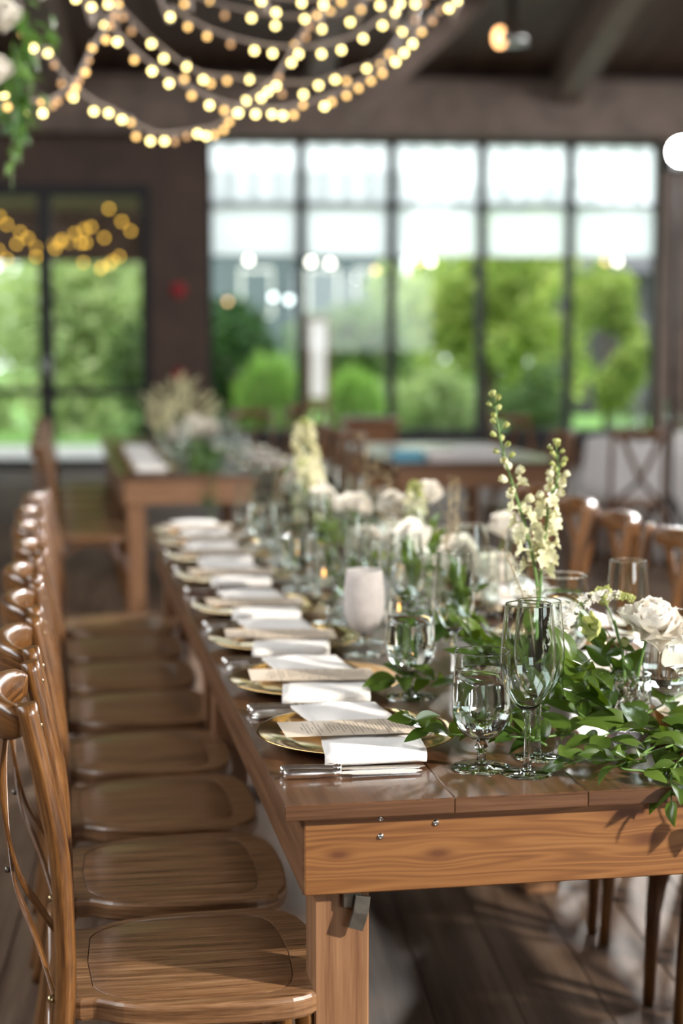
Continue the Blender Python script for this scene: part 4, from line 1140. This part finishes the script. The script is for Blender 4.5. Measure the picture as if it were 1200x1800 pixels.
# big white rose in the cut-glass vase
VX, VY = .990, 2.732
vase('bud_vase', 'short cut-crystal bud vase holding the white rose', VX, VY, .0365, .098)
t, pts = flower('white_rose', 'large open white rose in the cut-crystal vase', (VX + .006, VY, TZ + .02), (1.014, 2.715, .934), (-.004, 0, .004), rad=.0028)
hd = pts[-1]; fr = Matrix.Translation(hd) @ Matrix.Rotation(math.radians(10), 4, 'Y') @ Matrix.Rotation(math.radians(28), 4, 'X')
for kind, m in petal_layout(40, 9, 1.2): obj('petal', PET[kind][0], t, mw=fr @ m)
for a in range(5): obj('sepal', LEAVES[a], t, mw=fr @ Matrix.Rotation(a * 1.256, 4, 'Z') @ Matrix.Rotation(math.radians(50), 4, 'Y') @ Matrix.Scale(.022, 4))
t, pts = flower('lisianthus', 'green budded stem left of the white rose', (VX - .004, VY, TZ + .02), (.957, 2.728, .955), (.004, 0, .01), rad=.0022)
bud_v, bud_f = [], []
bud_me = []
for s in range(3):
    vs, fs = [], []
    for k in range(6):
        v, f = petal_verts(.026, .018, .5, -.05 if s == 0 else .25, .1, 4, 5, seed=s * 7 + k)
        m = Matrix.Rotation(k * 1.05, 4, 'Z') @ Matrix.Translation((0, .0035, 0)) @ Matrix.Rotation(math.radians(-4 - 16 * s), 4, 'X')
        b = len(vs); vs += [tuple(m @ Vector(p)) for p in v]; fs += [tuple(b + i for i in q) for q in f]
    bud_me.append(mesh('bud', vs, fs, M['bud'], True))
def bud(parent, start, pos, s, kind, lean=(0, 0, 1)):
    pos = Vector(pos); start = Vector(start)
    d = Vector(lean).normalized()
    q = d.to_track_quat('Z', 'Y').to_matrix().to_4x4()
    b = obj('bud', bud_me[kind], parent, mw=Matrix.Translation(pos) @ q @ Matrix.Scale(s, 4))
    mid = start.lerp(pos, .6) + Vector((0, 0, .008))
    obj('branch', swept('branch', catmull([start, mid, pos], 5), stem6, M['stemg'], [.0014, .0011, .0011]), parent)
e = pts[-1]
bud(t, pts[10], (e.x - .016, e.y, e.z + .028), 1.25, 1, (-.5, -.2, 1))
bud(t, pts[9], (e.x - .028, e.y - .004, e.z - .010), 1.2, 2, (-1, -.3, .1))
bud(t, pts[8], (e.x + .018, e.y + .004, e.z - .052), .8, 0, (.1, -.3, 1))
for k, (i, dx, dz) in enumerate([(11, .03, -.012), (10, -.028, .0), (9, .02, -.02)]):
    obj('leaf', LEAVES[k], t, mw=frame(pts[i], (dx, -.012, dz), (0, -1, .6)) @ Matrix.Scale(.034, 4))

# pale arching lace flower
lace_v, lace_f = [], []
for k in range(5):
    a = k * 1.2566; b = len(lace_v)
    for (rr, da, z) in ((0, 0, 0), (.6, -.45, .15), (1, 0, .25), (.6, .45, .15)): lace_v.append((rr * math.cos(a + da), rr * math.sin(a + da), z))
    lace_f.append((b, b + 1, b + 2, b + 3))
lace_me = mesh('floret', lace_v, lace_f, M['lace'])
lace_g = mesh('floret', lace_v, lace_f, M['bud'])
t, pts = flower('lace_flower', 'arching spike of tiny white flowers left of the green buds', (.80, 2.74, TZ + .03), (.848, 2.715, .915), (.0, 0, .0), rad=.0014)
arc = catmull([pts[-1], pts[-1] + Vector((.016, 0, .045)), pts[-1] + Vector((.060, 0, .082)), pts[-1] + Vector((.105, 0, .086)), pts[-1] + Vector((.140, 0, .078))], 8)
obj('spike', swept('spike', arc, stem6, M['stemg'], [.0012, .0010, .0006]), t)
r = random.Random(3)
for i in range(170):
    q = r.random() ** .8; f = q * (len(arc) - 1); k = min(int(f), len(arc) - 2)
    p = arc[k].lerp(arc[k + 1], f - k)
    d = Vector((r.gauss(0, 1), r.gauss(-.3, 1), r.gauss(.4, 1))).normalized()
    sz = (.0078 * (1 - .6 * q) + .002) * r.uniform(.8, 1.3)
    obj('floret', lace_me if q < .78 else lace_g, t, mw=Matrix.Translation(p + d * (.013 * (1 - .75 * q))) @ d.to_track_quat('Z', 'Y').to_matrix().to_4x4() @ Matrix.Scale(sz, 4))

# two tall pale spikes in a slim vase
fl_v, fl_f = [], []
for k in range(5):
    v, f = petal_verts(.0135, .0105, .35, .35, .05, 3, 4, seed=k)
    m = Matrix.Rotation(k * 1.2566, 4, 'Z') @ Matrix.Translation((0, .0012, 0)) @ Matrix.Rotation(math.radians(-48), 4, 'X')
    b = len(fl_v); fl_v += [tuple(m @ Vector(p)) for p in v]; fl_f += [tuple(b + i for i in q) for q in f]
b = len(fl_v)
for k in range(6): a = k * 1.047; fl_v.append((.0022 * math.cos(a), .0022 * math.sin(a), 0))
fl_v.append((.001, .004, -.014))
fl_f += [(b + k, b + (k + 1) % 6, b + 6) for k in range(6)]
fl_open = mesh('floret', fl_v, fl_f, M['floret'], True)
cl_v, cl_f = [], []
for k in range(5):
    v, f = petal_verts(.014, .010, .55, -.15, .03, 3, 4, seed=k + 9)
    m = Matrix.Rotation(k * 1.2566, 4, 'Z') @ Matrix.Translation((0, .0030, 0)) @ Matrix.Rotation(math.radians(-10), 4, 'X')
    b = len(cl_v); cl_v += [tuple(m @ Vector(p)) for p in v]; cl_f += [tuple(b + i for i in q) for q in f]
fl_half = mesh('floret', cl_v, cl_f, M['floret'], True)
fl_bud = mesh('floret', [(x * .75, y * .75, z * .9) for x, y, z in cl_v], cl_f, M['bud'], True)
def spike(label, base, ctrl, n, seed, s0=1.0, start=.28, bud_from=.72):
    b = Vector(base)
    t = thing('delphinium', label, 'flower', base, 0, 'tall pale flower spikes')
    pts = catmull([Vector(c) - b for c in [base] + ctrl], 8)
    obj('stem', swept('stem', pts, stem6, M['stemg'], [.0030, .0026, .0022, .0012]), t)
    r = random.Random(seed); m = len(pts) - 1
    for i in range(n):
        q = i / (n - 1); f = (start + (1 - start) * q) * m; k = min(int(f), m - 1)
        p = pts[k].lerp(pts[k + 1], f - k); T = (pts[k + 1] - pts[k]).normalized()
        a = i * 2.399 + r.uniform(-.4, .4)
        sd = Vector((math.cos(a), math.sin(a), 0))
        d = (sd * r.uniform(.8, 1.1) + T * (.15 + .8 * q)).normalized()
        L = (.016 - .009 * q) * r.uniform(.8, 1.25) * s0
        hp = p + d * L + T * .004
        me = fl_open if q < .38 else (fl_half if q < bud_from else fl_bud)
        if .38 <= q < bud_from and r.random() < .3: me = fl_open
        if q > .97: hp = p + T * .004; d = T
        sc_ = s0 * (1.18 - .42 * q) * r.uniform(.9, 1.15)
        fo = obj('floret', me, t, mw=Matrix.Translation(hp) @ d.to_track_quat('Z', 'Y').to_matrix().to_4x4() @ Matrix.Scale(sc_, 4))
        obj('pedicel', swept('pedicel', [p, p.lerp(hp, .6) + T * .002, hp], circle(5), M['stemg'], [.0009, .0008, .0008]), t)
    return t
vase('bud_vase', 'slim glass bud vase holding the two pale flower spikes', .884, 2.95, .022, .13, False)
spike('taller left-leaning pale green flower spike in the middle foreground', (.883, 2.95, TZ + .02), [(.884, 2.95, .96), (.868, 2.95, 1.06), (.842, 2.952, 1.15), (.812, 2.95, 1.245), (.796, 2.95, 1.335)], 34, 5, 1.18, .28, .62)
spike('shorter right-leaning pale green flower spike in the middle foreground', (.888, 2.952, TZ + .02), [(.890, 2.955, .98), (.897, 2.955, 1.06), (.905, 2.955, 1.14), (.922, 2.955, 1.19), (.917, 2.955, 1.245)], 40, 6, 1.12, .30, .70)

# feathery plume stems and blurred blooms down the middle of the table
def plume(label, base, head, n, seed, spread=.05, group='feathery stems', name='feathery_stem', mat=None, qs=1.0):
    t, pts = flower(name, label, base, head, (.01, 0, 0), group, .0014, M['plume'])
    r = random.Random(seed); vs, fs = [], []
    for br in range(14):
        q = .45 + .55 * br / 13; p = pts[int(q * (len(pts) - 1))]
        a = r.uniform(0, 6.28); d = Vector((math.cos(a) * .7, math.sin(a) * .7, r.uniform(.5, 1.1))).normalized()
        L = spread * (1.25 - .7 * q) * r.uniform(.8, 1.6)
        for k in range(n // 14):
            w = p + d * L * (k + 1) / (n / 14) + Vector((r.gauss(0, .003), r.gauss(0, .003), r.gauss(0, .003) - .1 * L * (k / (n / 14)) ** 2))
            s = r.uniform(.002, .0042) * qs; b = len(vs)
            x = Vector((r.gauss(0, 1), r.gauss(0, 1), r.gauss(0, 1))).normalized() * s; y = x.cross(Vector((0.3, .5, .8))).normalized() * s * .6
            vs += [w - x, w + y, w + x, w - y]; fs.append((b, b + 1, b + 2, b + 3))
    o = obj('seed_heads', mesh('seed_heads', vs, fs, mat or M['plume']), t); o['kind'] = 'stuff'
    return t
plume('small wispy sprig left of the tall pale spikes', (.875, 2.93, TZ + .1), (.815, 2.92, 1.045), 84, 1, .03)
plume('feathery dried stem right of the streaked ivory bloom', (.90, 3.85, TZ + .06), (.935, 3.86, 1.09), 240, 2, .06)
plume('second feathery dried stem behind the ivory bloom', (.93, 3.95, TZ + .06), (.985, 3.98, 1.08), 200, 3, .06)
plume('feathery dried stem rising past the middle of the table', (.92, 5.0, TZ + .06), (.945, 5.0, 1.13), 240, 4, .07)
plume('feathery dried stem at mid-table near the white blooms', (.90, 4.5, TZ + .06), (.91, 4.5, 1.07), 200, 5, .06)
plume('lower feathery dried stem beside the cream rose', (.86, 3.62, TZ + .06), (.865, 3.62, .99), 200, 6, .05)

def rose(label, base, head, R, k, tilt=(0, 0), group='ivory blooms'):
    t, pts = flower('ivory_rose', label, base, head, (.006, 0, 0), group)
    obj('bloom', ROSES[k % 3], t, mw=Matrix.Translation(pts[-1]) @ Matrix.Rotation(tilt[0] + .55, 4, 'X') @ Matrix.Rotation(tilt[1], 4, 'Y') @ Matrix.Scale(R, 4))
    return t
# streaked lily-like bloom
t, pts = flower('ivory_lily', 'large streaked ivory bloom facing down left at mid-table', (.90, 3.95, TZ + .05), (.895, 3.98, .985), (.01, 0, .02), 'ivory blooms', .003)
lil = leaf_mesh('petal', M['petal'], 1, .46, .35, .9, .1)
for k in range(7):
    a = k * .9
    d = Vector((-.55 + .35 * math.cos(a), -.5 + .3 * math.sin(a), -.45 + .45 * math.sin(a * 1.0 + 1)))
    obj('petal', lil, t, mw=frame(pts[-1], d, (0, -.8, .6)) @ Matrix.Scale(.115, 4))
rose('cream rose right of the feathery stem', (.90, 3.70, TZ + .05), (.912, 3.70, .925), 1.15, 0, (.5, 0))
rose('white bloom left of the pair above the ivory lily', (.89, 4.3, TZ + .05), (.885, 4.3, 1.00), .85, 1, (.4, -.3))
rose('white bloom right of the pair above the ivory lily', (.93, 4.32, TZ + .05), (.985, 4.32, 1.03), .82, 2, (.5, .3))
rose('greenish bloom between the pair above the lily', (.91, 4.28, TZ + .05), (.93, 4.28, .99), .8, 0, (.6, .1))
rose('white bloom right of the tall spikes, over right chairs', (1.12, 4.2, TZ + .03), (1.165, 4.2, .94), 1.0, 1, (.3, .2))
rose('pale bloom behind the tall spikes at table height', (1.05, 3.9, TZ + .03), (1.06, 3.9, .875), 1.1, 2, (.5, .0))
rose('lower white bloom of the tall cluster far along the table', (.80, 5.2, TZ + .05), (.80, 5.2, .955), 1.25, 0, (.5, 0))
spike('white flower spike standing tallest far along the table', (.80, 5.22, TZ + .02), [(.80, 5.22, .90), (.795, 5.22, 1.02), (.785, 5.22, 1.10), (.778, 5.22, 1.17)], 40, 15, 2.1, .25, .9)
spike('white flower spike left of the tallest one far along', (.79, 5.10, TZ + .02), [(.785, 5.10, .88), (.775, 5.10, .98), (.760, 5.10, 1.05)], 30, 16, 1.8, .25, .85)
spike('pale flower spike behind the streaked ivory bloom', (.91, 4.20, TZ + .02), [(.91, 4.20, .90), (.92, 4.20, .99), (.925, 4.20, 1.06)], 30, 17, 1.5, .3, .7)
rose('white bloom at left of the far cluster', (.78, 5.15, TZ + .05), (.755, 5.15, .985), 1.1, 0, (.5, -.4))
rose('cream bloom before the far white cluster', (.82, 4.9, TZ + .05), (.79, 4.9, .95), 1.1, 1, (.6, .2))
rose('cream bloom left of the ivory lily', (.84, 4.6, TZ + .05), (.835, 4.6, .96), 1.15, 2, (.5, .1))
rose('low cream bloom beyond the frosted goblet', (.82, 4.35, TZ + .04), (.82, 4.35, .90), 1.05, 0, (.6, -.2))
rose('cream bloom below the feathery stems', (.95, 3.95, TZ + .03), (.975, 3.95, .905), 1.2, 1, (.5, .2))
rose('far cream bloom near the table end', (.83, 5.6, TZ + .04), (.85, 5.6, .99), 1.2, 2, (.5, 0))
for i, (x, y, h) in enumerate([(.90, 3.95, .12), (.895, 3.70, .10), (.905, 4.30, .13), (.80, 5.21, .13), (.83, 4.9, .11), (.84, 4.6, .11), (1.05, 3.9, .08), (1.12, 4.2, .08), (.92, 5.0, .11), (.82, 4.35, .08), (.83, 5.6, .11), (.875, 2.93, .07)][:11]):
    vase('bud_vase', 'blurred bud vase under %s' % ['the ivory lily', 'the cream rose', 'the white bloom pair', 'the tall far white cluster', 'the cream bloom before the far cluster', 'the cream bloom left of the lily', 'the pale bloom behind the spikes',
         'the white bloom near right chairs', 'the far feathery stem', 'the low cream bloom', 'the far cream bloom'][i], x, y, .024, h, i % 2 == 0)

# votive candles
vot = lathed('cup', [(.024, 0), (.027, .002), (.030, .03), (.031, .058)], M['glass'], 24, True)
wax = lathed('wax', [(.0235, .003), (.026, .006), (.0275, .030), (.0005, .029)], M['wax'], 20, True)
fla = lathed('flame', [(.0005, 0), (.0042, .004), (.0050, .009), (.0035, .016), (.0004, .024)], M['flame'], 10)
for i, (x, y) in enumerate([(.80, 3.86), (.98, 3.35), (.72, 4.46), (.96, 4.55), (.74, 5.05), (.72, 5.62)]):
    t = thing('votive_candle', 'lit glass votive candle ' + ['left of the ivory lily', 'behind the rose at right', 'beside the fourth left glasses', 'right of the white bloom pair', 'left of the far cluster', 'near the far table end'][i], 'candle', (x, y, TZ + .0006), 0, 'votive candles')
    obj('cup', vot, t); obj('wax', wax, t); obj('flame', fla, t, (0, 0, .031))
# ------------------------------------------------------------------ background table dressing
BGL = [leaf_mesh('leaf', M['bg_leaf'], 1, .42, .2, .6, .2), leaf_mesh('leaf', M['bg_leaf'], 1, .36, .2, .9, -.3)]
for i in range(4):
    y = 8.72 + .5 * i
    for side, cx, sg in (('left', .49, 1), ('right', 1.13, -1)):
        wh = 'on the background table, %s place, %s side' % (ORD[i], side)
        tag(obj('charger', charger_me, None, (cx, y, TZ + .0004)), 'blurred gold charger ' + wh, 'plate', 'gold chargers')
        nk = thing('napkin', 'blurred white napkin ' + wh, 'napkin', (cx + .012 * sg, y, TZ), 0 if sg > 0 else PI, 'folded napkins')
        for nm, me in NAP: obj(nm, me, nk)
        glass('wine_glass', 'win', cx + .19 * sg, y + .05, 'blurred wine glass ' + wh, 'wine glasses', s=.95)
        glass('water_goblet', 'gob', cx + .15 * sg, y - .12, 'blurred goblet ' + wh, 'water goblets', False)
r = random.Random(21)
for i, (x, y, h) in enumerate([(.70, 9.3, 1.12), (.58, 9.4, 1.00), (.78, 9.5, 1.08), (.66, 9.7, 1.04), (.85, 9.4, 1.0), (.62, 9.1, .96)]):
    plume('blurred wheat-coloured plume on background table, ' + ['tallest', 'leftmost', 'right of the tallest', 'behind the tallest', 'rightmost', 'lowest'][i], (x, y, TZ + .004), (x - .02, y, h + .1), 700, 40 + i, .14, 'plumes on the background table', mat=M['floret'], qs=2.6)
for i, (x, y) in enumerate([(.72, 8.62), (.78, 8.75), (.80, 9.0), (.72, 9.2), (.78, 9.5)]):
    nm = ['nearest, drooping over the table end', 'second', 'third', 'fourth', 'farthest'][i]
    pth = [(x + .02, y + .2, .79), (x, y + .05, .83), (x - .02, y - .08, .82), (x + .02, y - .2, .79)] if i else [(.76, 8.75, .80), (.76, 8.55, .83), (.77, 8.38, .80), (.78, 8.33, .68), (.77, 8.32, .56)]
    sprig(pth, .13, 18, 'blurred greenery on the background table, ' + nm, 300 + i, 'greenery on the background table', leaves=BGL, up=.6)
for i, (x, y, z) in enumerate([(.66, 8.9, .93), (.75, 9.0, .97), (.83, 9.1, .95)]):
    rose('blurred cream bloom on the background table, ' + ['left', 'middle', 'right'][i], (x, y, TZ + .004), (x, y, z), 1.4, i, (.5, 0), 'blooms on the background table')

# folded linens and a cabinet further back
for i, (x, w, m, lb, n) in enumerate([(1.97, .15, 'teal', 'folded teal napkins on the table at middle right', 3), (2.16, .17, 'linen', 'folded beige napkins between the teal and white stacks', 3), (2.37, .24, 'white', 'white folded cloth on the right of the linen stacks', 4)]):
    t = thing('linen_stack', lb, 'linen', (x, 9.16, TZ + .0006), 0, 'linen stacks')
    for k in range(n): obj('folded_cloth', bbox(-w / 2, w / 2, -.08, .08, .02 * k, .02 * k + .019, M[m], 'x', .005), t)
t = thing('wooden_cabinet', 'upright reddish wooden cabinet standing under the third window', 'cabinet', (2.44, 12.8, 0), math.radians(-6))
obj('body', bbox(-.21, .21, -.16, .16, .06, .80, M['cabinet'], 'z', .006), t)
obj('top', bbox(-.235, .235, -.185, .185, .80, .835, M['cabinet'], 'x', .006), t)
obj('plinth', bbox(-.20, .20, -.15, .15, 0, .06, M['cabinet'], 'x', .003), t)
d_ = obj('door', bbox(-.19, .19, -.178, -.160, .10, .77, M['cabinet'], 'z', .004), t)
obj('knob', ball('knob', .014, M['brass'], 10, 6), d_, (.15, -.19, .45))
t = thing('glassware_tray', 'tray of upturned glasses on top of the wooden cabinet', 'tray', (2.44, 12.8, .8355), 0)
obj('tray', bbox(-.16, .16, -.11, .11, 0, .012, M['iron'], 'x', .004), t)

def cloth_table(label, x, y, r_, seed):
    t = thing('round_table', label, 'table', (x, y, 0), 0, 'round tables under white cloths')
    n = 96; rows = 10; vs, fs = [], []
    rr = random.Random(seed); ph = [rr.uniform(0, 6.28) for _ in range(3)]
    for j in range(rows + 1):
        q = j / rows
        for i in range(n):
            a = 2 * PI * i / n
            fold = .05 * math.sin(13 * a + ph[0]) + .03 * math.sin(21 * a + ph[1])
            R_ = r_ + q * .05 + fold * q
            z = TZ - .012 - q * (TZ - .02) if j else TZ
            vs.append((R_ * math.cos(a), R_ * math.sin(a), z))
    for j in range(rows):
        for i in range(n): fs.append((j * n + i, (j + 1) * n + i, (j + 1) * n + (i + 1) % n, j * n + (i + 1) % n))
    fs.append(tuple(range(n)))
    obj('tablecloth', mesh('tablecloth', vs, fs, M['linen'], True), t)
    obj('pedestal', lathed('pedestal', [(.28, 0), (.28, .03), (.05, .06), (.05, .70), (.4, .73)], M['black'], 24, True, True), t)
    return t
cloth_table('white-clothed round table at the right edge of the hall', 4.52, 10.95, .86, 1)
cloth_table('pale-clothed round table in the dim far left of the hall', -1.55, 12.6, .80, 2)
i = 0
for (dx, dy) in ((-.62, -.25), (-.50, .05), (-.35, -.45), (-.18, -.15), (-.45, .35), (-.10, -.55), (-.65, .10), (-.22, .2)):
    glass('wine_glass' if i % 2 else 'water_goblet', 'win' if i % 2 else 'gob', 4.52 + dx, 10.95 + dy,
          ('tall' if i % 2 else 'short') + ' blurred glass on the right round table, ' + ['leftmost', 'left of centre', 'front left', 'centre', 'back left', 'front', 'far left', 'back'][i], 'glasses on the right round table')
    i += 1
for i, (dx, dy) in enumerate(((-.40, -.30), (-.25, -.65))):
    t = thing('votive_candle', 'lit votive candle on the right round table, ' + ['further left', 'further right'][i], 'candle', (4.52 + dx, 10.95 + dy, TZ + .001), 0, 'votive candles')
    obj('cup', vot, t); obj('wax', wax, t); obj('flame', fla, t, (0, 0, .031), None, 2.2)
for i, (dx, dy) in enumerate(((.45, -.55), (.60, -.25), (.25, -.62))):
    glass('wine_glass', 'win', -1.55 + dx, 12.6 + dy, 'blurred glass on the far left round table, ' + ['middle', 'right', 'left'][i], 'glasses on the left round table')

# ------------------------------------------------------------------ fairy-light swags
bulbs = [ball('bulb', .0105, M['bulb0'], 8, 6), ball('bulb', .0110, M['bulb1'], 8, 6), ball('bulb', .0115, M['bulb2'], 8, 6)]
sock = lathed('socket', [(.006, .008), (.006, .022), (.003, .026)], M['cord'], 8, True, True)
NM = ['low fairy-light string crossing at the far left', 'lowest fairy-light swag dipping above the windows', 'widest fairy-light swag running to the upper right', 'fairy-light swag just above the widest one',
      'upper fairy-light swag of moderate dip', 'short upper fairy-light swag left of centre', 'topmost fairy-light string at the frame top']
for k, row in enumerate(STRANDS):
    o0 = Vector(row[0][:3])
    t = thing('fairy_light_string', NM[k], 'string lights', o0, 0, 'fairy-light swags')
    pts = [Vector(p[:3]) - o0 for p in row]
    # the cord passes a little above the bulbs, smoothed
    sm = []
    for i, p in enumerate(pts):
        a = pts[max(i - 1, 0)]; b = pts[min(i + 1, len(pts) - 1)]; a2 = pts[max(i - 2, 0)]; b2 = pts[min(i + 2, len(pts) - 1)]
        sm.append((a2 + a * 2 + p * 2 + b * 2 + b2) / 8 + Vector((0, 0, .024)))
    cord_pts = [sm[0] + (sm[0] - sm[1]).normalized() * .5 + Vector((0, 0, 1.0))] + sm + [sm[-1] + (sm[-1] - sm[-2]).normalized() * .6 + Vector((0, 0, 1.4))]
    obj('cord', swept('cord', catmull(cord_pts, 4), circle(6), M['cord'], [.0065] * 2), t)
    for i, p in enumerate(row):
        b = obj('bulb', bulbs[p[3]], t, pts[i])
        obj('socket', sock, b)

# ------------------------------------------------------------------ hanging floral arrangement, top left
t = thing('hanging_arrangement', 'hanging arrangement of greenery and white flowers at the top left', 'flowers', (-.10, 5.72, 2.72), 0)
obj('hanger', swept('hanger', [(0, 0, 0), (0, 0, 4.2)], circle(6), M['cord'], [.004, .004]), t)
r = random.Random(77)
for i in range(110):
    a = r.uniform(0, 6.28); rad = abs(r.gauss(0, .085)); z = r.uniform(-.55, .25)
    if z < -.30: rad *= .45
    p = Vector((math.cos(a) * rad - .01, math.sin(a) * rad, z))
    d = Vector((math.cos(a) * .8, math.sin(a) * .8, r.uniform(-1.2, .1)))
    obj('leaf', BGL[i % 2], t, mw=frame(p, d, (r.gauss(0, .5), r.gauss(-.5, .5), 1)) @ Matrix.Scale(r.uniform(.06, .11), 4))
for i, p in enumerate([(-.06, -.10, -.10), (.08, -.12, -.14), (.04, -.10, -.03), (.10, -.10, .02), (-.04, -.14, -.25), (-.07, -.12, -.42), (.03, -.06, .10)]):
    obj('bloom', ROSES[i % 3], t, mw=Matrix.Translation(p) @ Matrix.Rotation(1.1, 4, 'X') @ Matrix.Scale(1.35, 4))
for i, tip in enumerate([(-.03, -.02, -.78), (.0, -.05, -.70)]):
    pts = catmull([(0, 0, -.3), (-.02 + .02 * i, -.03, -.55), tip], 6)
    obj('trailing_stem', swept('trailing_stem', pts, stem6, M['stemg'], [.003, .0015]), t)
    for k in range(8):
        p = pts[min(len(pts) - 1, 2 + k)]; a = k * 2.4
        obj('leaf', BGL[k % 2], t, mw=frame(p, (math.cos(a), math.sin(a), -.9), (0, -1, .5)) @ Matrix.Scale(.065, 4))

# ------------------------------------------------------------------ pendant lamp near the ceiling
pz = 3.83
t = thing('pendant_lamp', 'black pendant lamp with a warm bulb hanging under the roof', 'lamp', (3.60, 12.9, pz), 0)
obj('rod', swept('rod', [(0, 0, .10), (0, 0, 1.9)], circle(8), M['black'], [.035, .035]), t)
obj('canopy', lathed('canopy', [(.13, -.05), (.13, -.02), (.10, .03), (.05, .10)], M['steel'], 24, True), t)
arm = swept('arm', [(0, 0, .06), (-.08, 0, .10), (-.10, 0, .06)], circle(6), M['black'], [.012, .012])
obj('arm', arm, t)
obj('bulb', ball('bulb', .05, emitter('pendant_bulb', (1.0, .50, .20), 7), 12, 8, 1.5), t, (-.10, 0, -.01))

# ------------------------------------------------------------------ flash head on a light stand at the far right (lights the glasses from behind)
FX, FY, FZ = 3.553, 9.19, 2.515
t = thing('flash_stand', 'photographer flash on a black stand glaring at the right edge', 'flash', (FX, FY, 0), 0)
obj('column', swept('column', [(0, 0, .10), (0, 0, FZ - .10)], circle(8), M['black'], [.016, .011]), t)
for k in range(3):
    a = k * 2.094 + .5
    obj('leg', swept('leg', [(0, 0, .55), (math.cos(a) * .42, math.sin(a) * .42, .012)], circle(6), M['black'], [.010, .010]), t)
hd = obj('flash_head', bbox(-.05, .05, -.03, .09, -.10, .06, M['black'], 'z', .008), t, (0, 0, FZ))
obj('flash_lens', ball('flash_lens', .075, emitter('flash_tube', (1, .98, .95), 60), 18, 10), hd, (-.01, -.10, .0))
L = lamp('flash_back', 'SPOT', (FX - .05, FY - .30, FZ + .01), 1700, (1.0, .97, .93), target=(.95, 3.6, .7), spot_size=math.radians(100), spot_blend=.6, shadow_soft_size=.13)
